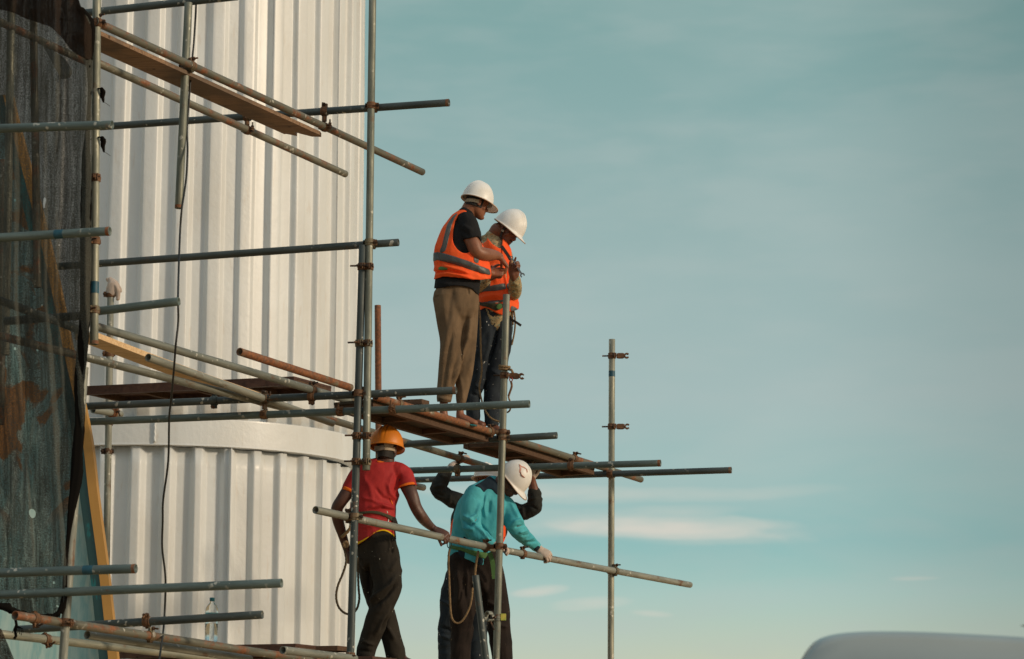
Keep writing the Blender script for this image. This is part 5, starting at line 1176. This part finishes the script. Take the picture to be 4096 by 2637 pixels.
    m = MB(); ropemesh(m, [f.p(*v) for v in spline([(2056, 1245, -.05), (2060, 1275, -.06), (2060, 1310, -.06), (2055, 1345, -.05), (2047, 1380, -.05)], 8)], .006, 9, twist=.9)
    ropemesh(m, [f.p(*v) for v in spline([(2050, 1245, -.05), (2051, 1275, -.06), (2052, 1300, -.06)], 6)], .006, 9, twist=.9)
    tag(m.build('safety_rope', M_ROPE, smooth=True), 'short doubled rope hanging behind the hip of the man with the spanner', 'rope')
man_spanner()

# ---------------- man in red, back turned, orange helmet
def man_red():
    f = Fig(16.82); YR = ydist('G1', 1785)-16.82; rt = root('person', 'man in red shirt and orange helmet, one hand on the guard rail', 'person', P(1520, 2640, 16.8), 'workers on the scaffold')
    tor = [(1500, 2150, 0, 74, .12), (1492, 2080, 0, 86, .12), (1492, 2020, 0, 90, .12), (1505, 1960, 0, 95, .12), (1518, 1905, 0, 98, .108), (1532, 1875, 0, 78, .09), (1543, 1850, .01, 42, .06)]
    neck = [(1545, 1872, .0, 32, .056), (1547, 1845, .02, 31, .052), (1546, 1820, .02, 32, .055)]
    armR = [(1612, 1905, .0, 34), (1630, 1945, -.02, 30), (1648, 1985, -.04, 27), (1664, 2030, -.03, 24), (1690, 2072, .01, 23), (1718, 2102, YR-.03, 18), (1738, 2117, YR-.03, 14)]
    armL = [(1430, 1905, .0, 30), (1400, 1955, -.02, 29), (1368, 2000, -.03, 25), (1348, 2035, .0, 24), (1352, 2080, .05, 23), (1368, 2135, .10, 19), (1382, 2180, .13, 16), (1390, 2205, .14, 15)]
    legN = [(1520, 2175, -.02, 64, .11), (1540, 2260, -.05, 62, .105), (1552, 2340, -.08, 54, .09), (1530, 2420, -.08, 47, .08), (1500, 2500, -.04, 41, .07), (1475, 2570, .0, 38, .06), (1462, 2625, .02, 36, .06)]
    legF = [(1468, 2200, .06, 40, .10), (1482, 2300, .10, 42, .09), (1512, 2400, .12, 44, .08), (1545, 2480, .12, 42, .07), (1566, 2550, .12, 38, .065), (1585, 2625, .12, 38, .06)]
    c = f.p(1545, 1800); HL, q, ax = head_lofts(c, (.28, .95, -.13), (.05, .1, 1), .84)
    hR = hand(f.p(1742, 2119, YR-.03), (.66, -.22, -.42), (.1, .62, -.62), -1, [(46, 62, 34), (44, 62, 34), (42, 62, 34), (42, 60, 34)], (25, 1.4), 1.0, sp=.05)
    hL = hand(f.p(1390, 2204, .14), (.15, .1, -1), (.8, .3, 0), 1, [(40, 60, 40)]*4, (30, .5), .9)
    feet = [f.loft([(1462, 2610, .02, 20, .035), (1450, 2650, .02, 22, .035), (1490, 2662, -.06, 16, .035)]), f.loft([(1598, 2600, .12, 16, .03), (1612, 2638, .12, 18, .03), (1640, 2650, .08, 14, .03)])]
    b = body(f, rt, [f.loft(tor, k=.88), f.loft(neck), f.loft(armR), f.loft(armL), f.loft(legN, k=.7), f.loft(legF, k=.7)]+HL+hR+hL+feet, SK3, folds=[([(1640, 1985), (1670, 2040), (1700, 2085)], 9, .004)])
    f.garment('trousers', [f.loft(legN), f.loft(legF), f.loft([(1512, 2230, 0, 78, .115), (1508, 2180, 0, 76, .12), (1504, 2110, 0, 72, .118)])], M_BLKTR, rt, smooth=5, noise=(.006, (7, 7, 7)),
              folds=[([(1585, 2300), (1560, 2340), (1500, 2390), (1470, 2420)], 9, .016), ([(1590, 2330), (1550, 2380), (1490, 2430)], 8, -.016), ([(1472, 2250), (1475, 2330), (1480, 2410)], 8, -.014), ([(1562, 2150), (1572, 2180), (1566, 2215)], 5, -.014), ([(1552, 2150), (1558, 2180), (1556, 2215)], 4, .008), ([(1590, 2400), (1550, 2460), (1520, 2530)], 8, -.012), ([(1565, 2430), (1530, 2480), (1500, 2540)], 7, .010), ([(1440, 2560), (1500, 2580)], 7, .008), ([(1430, 2600), (1490, 2610)], 7, -.008), ([(1545, 2500), (1580, 2560)], 7, .010), ([(1590, 2230), (1560, 2290)], 8, .008)], seed=7)
    slR = [(1590, 1890, .0, 42), (1612, 1905, .0, 41), (1624, 1930, -.02, 38), (1632, 1954, -.03, 36)]; slL = [(1450, 1890, .0, 36), (1425, 1915, -.01, 36), (1400, 1955, -.02, 33)]
    hem = [(1380, 2200), (1432, 2178), (1455, 2165), (1477, 2148), (1500, 2132), (1526, 2123), (1545, 2125), (1560, 2133), (1580, 2152), (1640, 2210), (1640, 2400), (1300, 2400)]
    tr = [(1430, 2182), (1455, 2169), (1477, 2152), (1500, 2136), (1526, 2127), (1545, 2129), (1560, 2137), (1582, 2158), (1584, 2148), (1560, 2128), (1545, 2120), (1526, 2118), (1500, 2127), (1477, 2143), (1455, 2159), (1390, 2186), (1390, 2196)]
    f.garment('red_shirt', [f.loft(tor), f.loft([(1500, 2230, 0, 80, .132), (1500, 2150, 0, 80, .13), (1494, 2080, 0, 88, .125), (1492, 2030, 0, 92, .122)]), f.loft(slR), f.loft(slL), f.loft([(1546, 1868, .0, 44, .07), (1546, 1846, .01, 38, .062)])], M_RED, rt, smooth=4, noise=(.003, (8, 8, 8)),
              folds=[([(1600, 1900), (1585, 1950), (1580, 1990)], 8, -.012), ([(1575, 1890), (1560, 1920), (1555, 1960)], 8, .006), ([(1590, 2000), (1560, 1975), (1545, 1930)], 7, .008), ([(1580, 2010), (1530, 1990), (1500, 1950)], 6, -.007), ([(1580, 2035), (1530, 2020), (1470, 2030)], 6, .009), ([(1580, 2045), (1530, 2035), (1470, 2045)], 5, -.009), ([(1450, 1900), (1480, 1950), (1490, 2000)], 9, .005), ([(1440, 1990), (1490, 2000), (1560, 2040)], 6, .006), ([(1445, 2062), (1510, 2066), (1572, 2090)], 6, -.006), ([(1450, 2110), (1500, 2100), (1560, 2115)], 8, .006)],
              cutall=[hem, [(1505, 1842), (1545, 1850), (1590, 1846), (1590, 1800), (1505, 1800)], [(1590, 1957), (1600, 1950), (1630, 1941), (1658, 1938), (1700, 1960), (1690, 2010), (1640, 2000), (1600, 1985)], [(1376, 1957), (1405, 1968), (1410, 2010), (1350, 1990)]],
              strips=[('orange_cuff', [(1586, 1957), (1600, 1943), (1625, 1932), (1656, 1927), (1662, 1945), (1625, 1955), (1596, 1968)], M_CUFF, .004), ('orange_cuff', [(1376, 1944), (1412, 1958), (1410, 1975), (1370, 1962)], M_CUFF, .004), ('yellow_hem', tr, M_YTRIM, .0035, True),
                      ('harness_belt', [(1390, 2050), (1445, 2046), (1480, 2044), (1520, 2048), (1550, 2058), (1575, 2070), (1600, 2088), (1600, 2098), (1570, 2090), (1548, 2070), (1518, 2058), (1480, 2054), (1445, 2058), (1390, 2062)], M_OLIVE, .006, True),
                      ('side_piping', [(1544, 2042), (1549, 2042), (1554, 2060), (1550, 2060)], M_WPAINT), ('side_piping', [(1552, 2068), (1556, 2068), (1554, 2100), (1549, 2100)], M_WPAINT), ('side_piping', [(1557, 1988), (1560, 1988), (1573, 2022), (1570, 2024)], M_CUFF),
                      ('orange_collar', [(1505, 1838), (1530, 1836), (1545, 1842), (1545, 1850), (1505, 1852)], M_CUFF, .003)], seed=8)
    ribbon('belt_strap', [f.p(1574, 2070, -.07), f.p(1583, 2095, -.07), f.p(1586, 2115, -.06)], Vector((.014, 0, 0)), .004, M_STRAP, b)
    ribbon('belt_strap', [f.p(1576, 2110, -.07), f.p(1580, 2135, -.07), f.p(1582, 2158, -.06)], Vector((.005, 0, 0)), .003, M_STRAP, b)
    h = helmet(rt, q, ax, .84, M_HO, a=.134, b=.142, h=.165, visor=.014, z0=.026, ridge='three', brimw=.010)
    m = MB(); hexa(m, q(0, 0, .17), ax[2], .010, .012); m.cyl(q(0, 0, .176), q(.022, 0, .190), .004, 8); m.build('top_vent', M_COUP, h)
    ribbon('sweatband_strap', [q(-.080, -.040, .0), q(-.060, -.092, -.012), q(-.02, -.108, -.016), q(.022, -.104, -.006)], ax[2]*.016, .004, M_simple_grey, h)
    ribbon('harness_tab', [q(.02, -.108, .010), q(.055, -.090, .016), q(.075, -.055, .016)], ax[2]*.012, .003, M_HB, h)
    hair(rt, q, ax, -.075, .05)
    # rope loop at his side
    m = MB(); pts = [(1392, 2168, -.06), (1380, 2200, -.06), (1385, 2244, -.06), (1373, 2290, -.06), (1351, 2345, -.06), (1345, 2390, -.06), (1355, 2429, -.06), (1378, 2452, -.06), (1402, 2456, -.06), (1426, 2438, -.06), (1437, 2397, -.06), (1434, 2348, -.06), (1432, 2290, -.06), (1430, 2230, -.08)]
    ropemesh(m, [f.p(*v) for v in spline(pts, 8)], .0075, 9, twist=.8); tag(m.build('safety_rope', M_ROPED, smooth=True), 'dark rope loop hanging beside the black trousers of the man in red', 'rope')
    m = MB(); rnd = random.Random(2)
    ropemesh(m, [f.p(*v) for v in spline([(1366, 2150, -.05), (1385, 2132, -.07), (1402, 2110, -.08), (1402, 2085, -.06)], 5)], .011, 9, twist=.7)
    for k in range(26):
        a = rnd.uniform(0, 6.28); c = f.p(1383, 2180, -.08); ropemesh(m, [c, c+Vector((.02*math.cos(a), -.012, .022*math.sin(a)))], .0045, 5)
    R = ell(f.p(1383, 2178, -.07), Vector((1, 0, 0)), Vector((0, 1, 0)), Vector((0, 0, 1)), .022, .018, .026); m.rings(R)
    tag(m.build('rope_knot', M_ROPE, smooth=True), 'frayed tan rope knot at the hip hand of the man in red', 'rope')
M_simple_grey = m_simple('grey_elastic_strap', lin(128, 118, 108), .85, bscale=120)
man_red()

# ---------------- man in teal bending over the rail
def man_teal():
    f = Fig(17.95); YR = ydist('G2', 2180)-17.95; rt = root('person', 'man in teal long-sleeved shirt and scribbled white helmet bending over the guard rail', 'person', P(1900, 2690, 17.9), 'workers on the scaffold')
    tor = [(1885, 2250, .02, 84, .115), (1886, 2180, .02, 84, .12), (1905, 2110, .0, 96, .12), (1925, 2050, -.02, 100, .118), (1945, 2000, -.03, 88, .11), (1962, 1965, -.02, 66, .09), (1975, 1940, 0, 40, .06)]
    neck = [(1975, 1965, -.0, 34, .06), (1992, 1945, -.02, 31, .055), (2012, 1930, -.03, 34, .058)]
    armL = [(1900, 1978, -.10, 38), (1885, 2030, -.14, 39), (1884, 2085, -.17, 35), (1900, 2128, -.19, 30), (1930, 2150, -.20, 26), (1958, 2170, -.20, 20), (1975, 2180, -.20, 16)]
    armR = [(2015, 2020, .02, 38), (2040, 2060, .0, 36), (2066, 2110, -.03, 32), (2095, 2145, YR*.5, 27), (2125, 2170, YR*.8-.02, 22), (2146, 2188, YR-.03, 18), (2156, 2196, YR-.03, 15)]
    legL = [(1850, 2250, 0, 58, .11), (1852, 2340, -.02, 54, .10), (1850, 2440, -.03, 50, .085), (1846, 2540, 0, 42, .075), (1842, 2700, 0, 36, .065)]
    legR = [(1945, 2250, .02, 58, .11), (1965, 2340, .02, 56, .10), (1985, 2440, .02, 50, .085), (2000, 2540, .03, 44, .075), (2016, 2700, .04, 38, .065)]
    c = f.p(2038, 1928); HL, q, ax = head_lofts(c, (.62, -.12, -.78), (.80, -.28, .52), .86)
    hR = hand(f.p(2154, 2197, YR-.03), (.66, -.22, -.42), (.1, .62, -.62), -1, [(46, 62, 34), (44, 62, 34), (42, 62, 34), (42, 60, 34)], (-30, .8), 1.0, sp=.06)
    hL = hand(f.p(1974, 2179, -.20), (.9, -.1, -.2), (0, -.2, -1), -1, [(30, 50, 30)]*4, (35, .8), .96)
    feet = [f.loft([(1842, 2680, 0, 22, .04), (1850, 2720, -.05, 20, .04)]), f.loft([(2016, 2680, .04, 22, .04), (2030, 2720, 0, 20, .04)])]
    b = body(f, rt, [f.loft(tor, k=.88), f.loft(neck), f.loft(armL, k=.85), f.loft(armR, k=.85), f.loft(legL, k=.7), f.loft(legR, k=.7)]+HL+feet+[[[p for p in r] for r in L] for L in []]+hand(f.p(2154, 2197, YR-.03), (.66, -.22, -.42), (.1, .62, -.62), -1, [(46, 62, 34), (44, 62, 34), (42, 62, 34), (42, 60, 34)], (-30, .8), .93, sp=.06)+hand(f.p(1974, 2179, -.20), (.9, -.1, -.2), (0, -.2, -1), -1, [(30, 50, 30)]*4, (35, .8), .9), SK3, (q, .86))
    f.garment('glove', [f.loft([(2142, 2185, YR-.03, 19), (2156, 2197, YR-.03, 17), (2166, 2203, YR-.03, 15)])]+[[[Vector(p) for p in r] for r in L] for L in hR], M_GLOVE, rt, voxel=.0032, smooth=1, noise=(.0, (1, 1, 1)))
    f.garment('glove', hL, M_GLOVE, rt, voxel=.0035, smooth=1, noise=(0, (1, 1, 1)))
    f.garment('trousers', [f.loft(legL), f.loft(legR), f.loft([(1898, 2340, .0, 92, .11), (1890, 2280, .01, 90, .118), (1884, 2236, .01, 80, .112)])], M_BRTR, rt, smooth=5, noise=(.007, (7, 7, 5)),
              folds=[([(1905, 2300), (1935, 2380), (1945, 2440)], 8, -.012), ([(1830, 2280), (1840, 2350), (1835, 2420)], 8, .01), ([(1855, 2300), (1862, 2400)], 7, -.01), ([(1940, 2400), (1980, 2420), (2015, 2410)], 7, .012), ([(1950, 2430), (1990, 2450)], 6, -.012), ([(1965, 2490), (2030, 2510)], 7, .01), ([(1880, 2400), (1885, 2480), (1870, 2560)], 7, .01), ([(1810, 2300), (1815, 2400)], 7, -.008)], seed=9)
    sl = [f.loft([(x, y, d, w*1.10) for x, y, d, w in armL[:6]]), f.loft([(x, y, d, w*1.08) for x, y, d, w in armR[:6]])]
    f.garment('teal_shirt', [f.loft(tor), f.loft([(1884, 2310, .02, 96, .134), (1884, 2250, .02, 92, .132), (1886, 2160, .02, 87, .122)]), f.loft([(1968, 1975, 0, 46, .075), (1985, 1950, -.01, 38, .066)])]+sl, M_TEALS, rt, smooth=4, noise=(.004, (8, 8, 8)),
              folds=[([(1920, 2010), (1905, 2060), (1870, 2085)], 6, .012), ([(1930, 2030), (1912, 2075), (1880, 2105)], 5, -.012), ([(1850, 2060), (1890, 2085), (1905, 2100)], 6, .011), ([(1846, 2080), (1885, 2105)], 5, -.010), ([(1850, 2110), (1900, 2120)], 6, .009), ([(1915, 2095), (1940, 2120), (1965, 2160)], 6, -.012), ([(1900, 2105), (1930, 2130), (1955, 2160)], 5, .010), ([(1945, 1980), (1935, 2030), (1945, 2080)], 7, .009), ([(1960, 2000), (1955, 2060)], 6, -.009), ([(1845, 2150), (1870, 2200)], 7, .008),
                     ([(2040, 2010), (2060, 2050), (2075, 2075)], 6, .009), ([(2050, 2090), (2080, 2080), (2095, 2090)], 5, .010), ([(2060, 2110), (2100, 2100)], 4, -.010), ([(2075, 2130), (2115, 2120)], 4, .009), ([(2085, 2145), (2125, 2135)], 4, -.009), ([(2100, 2160), (2138, 2150)], 4, .009), ([(2110, 2172), (2148, 2165)], 4, -.009), ([(1925, 2155), (1960, 2150)], 5, .008), ([(1815, 2100), (1840, 2180), (1850, 2240)], 7, .007)],
              cutall=[[(1780, 2248), (1805, 2246), (1822, 2232), (1850, 2232), (1880, 2242), (1905, 2256), (1935, 2260), (1962, 2254), (2010, 2250), (2010, 2400), (1780, 2400)]],
              strips=[('navy_yoke', [(1895, 1945), (1925, 1930), (1960, 1905), (1985, 1925), (2000, 1975), (1992, 1985), (1965, 1955), (1950, 1955), (1935, 1972), (1920, 1950)], M_NAVY, .003), ('navy_panel', [(1852, 2140), (1862, 2150), (1878, 2160), (1878, 2175), (1854, 2160)], M_NAVY, .003),
                      ('navy_check', [(1834, 2196), (1862, 2202), (1858, 2236), (1832, 2232)], M_NAVY, .003), ('navy_check', [(1905, 2225), (1935, 2235), (1930, 2262), (1900, 2256)], M_NAVY, .003), ('navy_cuff', [(2134, 2196), (2152, 2182), (2162, 2190), (2144, 2208)], M_NAVY, .003, True),
                      ('green_belt', [(1800, 2180), (1850, 2190), (1900, 2205), (1960, 2215), (1990, 2222), (1990, 2240), (1950, 2238), (1900, 2226), (1850, 2205), (1800, 2194)], M_GREEN, .006)], seed=10)
    h = helmet(rt, q, ax, .86, M_HW, a=.126, b=.142, h=.165, z0=.032)
    # red marker scribble drawn on the shell
    sv = []
    for i, (u, v) in enumerate(spline([(-.75, .50), (-.45, .72), (-.05, .66), (.30, .44), (.55, .48), (.25, .38), (.05, .28), (-.10, .10), (-.40, .02), (-.75, .04), (-.45, -.04), (-.15, .06), (.0, .26)], 8)):
        th = math.radians(88+u*50); k = .42+v*.45; x = .1275*math.cos(k*math.pi/2)**.9*math.sin(th); y = .1435*math.cos(k*math.pi/2)**.9*math.cos(th); z = .1665*math.sin(k*math.pi/2)+.032; sv.append(q(x, y, z))
    ribbon('marker_scribble', sv, ax[1]*.0055, .0008, M_SCRIB, h, 1)
    # green strap with loose end, lanyard rope with ring
    ribbon('green_strap', [f.p(1958, 2212, -.14), f.p(1968, 2240, -.15), f.p(1974, 2275, -.14), f.p(1978, 2316, -.13)], Vector((.016, 0, .004)), .002, M_GREEN, b)
    m = MB(); R = []; cen = f.p(1797, 2178, -.14)
    for i in range(21): a = 2*math.pi*i/20; c0 = cen+Vector((math.cos(a)*.014, 0, math.sin(a)*.026)); R.append([c0+Vector((math.cos(a)*.0035*math.cos(t), .0035*math.sin(t), math.sin(a)*.0035*math.cos(t))) for t in [2*math.pi*k/8 for k in range(8)]])
    m.rings(R, (False, False)); m.build('belt_ring', M_DARK, b, smooth=True)
    m = MB(); ropemesh(m, [f.p(*v) for v in spline([(1799, 2196, -.15), (1794, 2230, -.15), (1796, 2300, -.16), (1799, 2380, -.17), (1803, 2450, -.18), (1812, 2482, -.18), (1829, 2493, -.18), (1848, 2484, -.18), (1866, 2458, -.18), (1880, 2425, -.18), (1888, 2385, -.17), (1890, 2352, -.16)], 8)], .0072, 9, twist=.8)
    ropemesh(m, [f.p(*v) for v in spline([(1899, 2340, -.15), (1900, 2299, -.15), (1904, 2260, -.15), (1910, 2225, -.15), (1913, 2205, -.14)], 6)], .0085, 9, twist=.8)
    tag(m.build('safety_rope', M_ROPE, smooth=True), 'tan rope hanging in a long loop over the dark trousers of the man in teal', 'rope')
man_teal()

# ---------------- man hidden behind, both arms raised
def man_hidden():
    f = Fig(18.95); rt = root('person', 'man in dark sleeves with both arms raised behind the man in teal', 'person', P(1880, 2690, 18.95), 'workers on the scaffold')
    tor = [(1890, 2290, 0, 80, .11), (1898, 2200, 0, 92, .11), (1912, 2120, 0, 112, .115), (1926, 2060, 0, 112, .11), (1936, 2010, 0, 94, .09), (1945, 1975, 0, 40, .06)]
    neck = [(1945, 2000, 0, 28, .05), (1947, 1980, -.01, 27, .05), (1948, 1955, -.02, 28, .05)]
    armL = [(1870, 2025, 0, 34), (1830, 2005, .0, 33), (1785, 1985, -.02, 30), (1752, 1965, -.04, 28), (1762, 1930, -.05, 27), (1784, 1895, -.05, 23), (1805, 1872, -.04, 17), (1818, 1862, -.03, 15)]
    armR = [(2020, 2040, 0, 34), (2075, 2048, .0, 32), (2120, 2040, -.02, 28), (2140, 2018, -.04, 28), (2137, 1975, -.05, 25), (2130, 1935, -.05, 19), (2128, 1915, -.04, 15)]
    legL = [(1850, 2290, 0, 58, .10), (1818, 2380, 0, 54, .095), (1802, 2460, 0, 44, .08), (1796, 2540, 0, 42, .075), (1798, 2720, 0, 36, .065)]
    legR = [(1930, 2290, 0, 52, .10), (1920, 2400, 0, 46, .09), (1910, 2500, 0, 40, .08), (1905, 2720, 0, 36, .065)]
    c = f.p(1948, 1928); HL, q, ax = head_lofts(c, (-.35, -.9, .12), (0, .1, 1), .82)
    hl1 = hand(f.p(1818, 1862, -.03), (.62, -.1, .72), (.45, .1, -.75), 1, [(30, 50, 30)]*4, (55, .8), .96)
    hl2 = hand(f.p(2128, 1915, -.04), (-.05, .05, 1), (0, -.9, .0), 1, [(35, 55, 35)]*4, (45, .8), .96)
    b = body(f, rt, [f.loft(tor, k=.88), f.loft(neck), f.loft(armL, k=.85), f.loft(armR, k=.9), f.loft(legL, k=.7), f.loft(legR, k=.7)]+HL+hl2+hand(f.p(1818, 1862, -.03), (.62, -.1, .72), (.45, .1, -.75), 1, [(30, 50, 30)]*4, (55, .8), .9)+[f.loft([(1798, 2690, 0, 22, .04), (1790, 2730, -.05, 20, .04)]), f.loft([(1905, 2690, 0, 22, .04), (1900, 2730, -.05, 20, .04)])], SK2, (q, .82), voxel=.005)
    f.garment('glove', hl1+[f.loft([(1808, 1870, -.04, 19), (1820, 1860, -.03, 17)])], M_GLOVE, rt, voxel=.0035, smooth=1, noise=(0, (1, 1, 1)))
    f.garment('glove', [[[p+(p-r_[0])*0.0 for p in r_] for r_ in L] for L in hand(f.p(2128, 1917, -.04), (-.05, .05, 1), (0, -.9, .0), 1, [(35, 55, 35)]*4, (45, .8), 1.02)], M_GLOVE, rt, voxel=.0035, smooth=1, noise=(0, (1, 1, 1)))
    f.garment('dark_shirt', [f.loft(tor), f.loft([(x, y, d, w*1.06) for x, y, d, w in armL[:6]]), f.loft([(x, y, d, w*1.06) for x, y, d, w in armR[:5]])], M_BLACKW, rt, smooth=3, noise=(.006, (10, 10, 10)),
              folds=[([(1735, 1950), (1770, 1940)], 5, .008), ([(1735, 1970), (1775, 1985)], 5, -.008), ([(1800, 1975), (1800, 2020)], 6, .008), ([(2115, 2000), (2150, 1990)], 5, .008), ([(2120, 2020), (2150, 2040)], 5, -.008), ([(2090, 2030), (2095, 2070)], 5, .008), ([(1790, 1910), (1760, 1900)], 5, .007)], seed=11)
    f.garment('orange_vest', [f.loft([(x, y, d, w*1.02, (k or 0)*1.12) for x, y, d, w, k in tor])], M_ORANGE, rt, smooth=4, noise=(.003, (7, 7, 7)), cut=[], cutall=[[(1700, 1900), (1850, 1900), (1850, 1980), (1834, 2010), (1818, 2060), (1802, 2100), (1795, 2200), (1700, 2200)], [(2028, 1900), (2300, 1900), (2300, 2300), (2022, 2300), (2022, 2130)]], seed=12)
    f.garment('trousers', [f.loft(legL), f.loft(legR), f.loft([(1885, 2350, 0, 80, .105), (1895, 2270, 0, 80, .11)])], M_JEANS2, rt, smooth=4, noise=(.007, (8, 8, 8)), folds=[([(1760, 2400), (1800, 2420)], 7, .01), ([(1765, 2510), (1810, 2525)], 7, -.012), ([(1762, 2540), (1810, 2560)], 7, .01)], seed=13)
    helmet(rt, q, ax, .82, M_HW, a=.120, b=.138, h=.140, z0=.030); hair(rt, q, ax, -.02, .05)
    ribbon('chin_strap', [q(-.074, .02, .04), q(-.078, .02, .0), q(-.07, .03, -.05)], ax[1]*.007, .0015, M_STRAP, b)
man_hidden()

# ---------------- glove left on top of the back upright
def spare_glove():
    f = Fig(17.9); c = f.p(452, 1160, -.03)
    r0 = root('work_glove', 'dirty white work glove pulled over the top of the back upright', 'glove', c)
    L = [f.loft([(447, 1172, 0, 22, .032), (450, 1150, 0, 23, .036), (448, 1130, 0, 17, .03), (441, 1118, 0, 8, .018)]), f.loft([(455, 1130, -.01, 10), (466, 1148, -.02, 9), (474, 1170, -.02, 8), (471, 1195, -.02, 7)]), f.loft([(462, 1130, .01, 8), (476, 1150, 0, 7), (482, 1165, 0, 5)]), f.loft([(440, 1128, 0, 8), (430, 1118, 0, 6)])]
    f.garment('glove_fabric', L, M_GLOVE, r0, voxel=.0035, smooth=2, noise=(.003, (22, 22, 22)))
spare_glove()
# twisted rope round the mottled upright and snap hook below it
def rope_wrap():
    m = MB(); c, d = at('V7', y=1470); pts = []
    for i in range(34):
        a = i/33*2*math.pi*1.5+2.6; pts.append(c+Vector((math.cos(a)*.035, math.sin(a)*.035, .012-.0008*i+.006*math.sin(a))))
    q = P(2045, 1480, 17.43); pts += [q, P(2051, 1492, 17.42)]
    ropemesh(m, [Vector(p) for p in spline([tuple(p) for p in pts], 2)], .0085, 9, twist=.6)
    tag(m.build('twisted_rope', M_ROPE, smooth=True), 'thick twisted rope wound round the mottled upright above the open clamp', 'rope')
    r0 = root('snap_hook', 'red and brown snap hook with a rope tail hanging beside the mottled upright', 'hook', P(2045, 1530, 17.45))
    m = MB(); R = []; cen = P(2044, 1518, 17.44)
    for i in range(17): a = 2*math.pi*i/16; c0 = cen+Vector((math.cos(a)*.010, 0, math.sin(a)*.015)); R.append([c0+Vector((math.cos(a)*.0035*math.cos(t), .0035*math.sin(t), math.sin(a)*.0035*math.cos(t))) for t in [2*math.pi*k/7 for k in range(7)]])
    m.rings(R, (False, False)); m.build('swivel_eye', M_RED_METAL, r0, smooth=True)
    m = MB(); ropemesh(m, [Vector(v) for v in spline([tuple(P(*k)) for k in ((2044, 1526, 17.44), (2047, 1545, 17.44), (2040, 1568, 17.44), (2034, 1585, 17.44))], 5)], .0075, 8); m.build('hook_body', M_COUPR, r0, smooth=True)
    m = MB(); ropemesh(m, [Vector(v) for v in spline([tuple(P(*k)) for k in ((2034, 1580, 17.44), (2036, 1595, 17.44), (2043, 1615, 17.45), (2040, 1640, 17.55), (2030, 1650, 17.6))], 6)], .006, 8, twist=.8); m.build('rope_tail', M_ROPE, r0, smooth=True)
rope_wrap()
print('OBJECTS', len(bpy.data.objects))
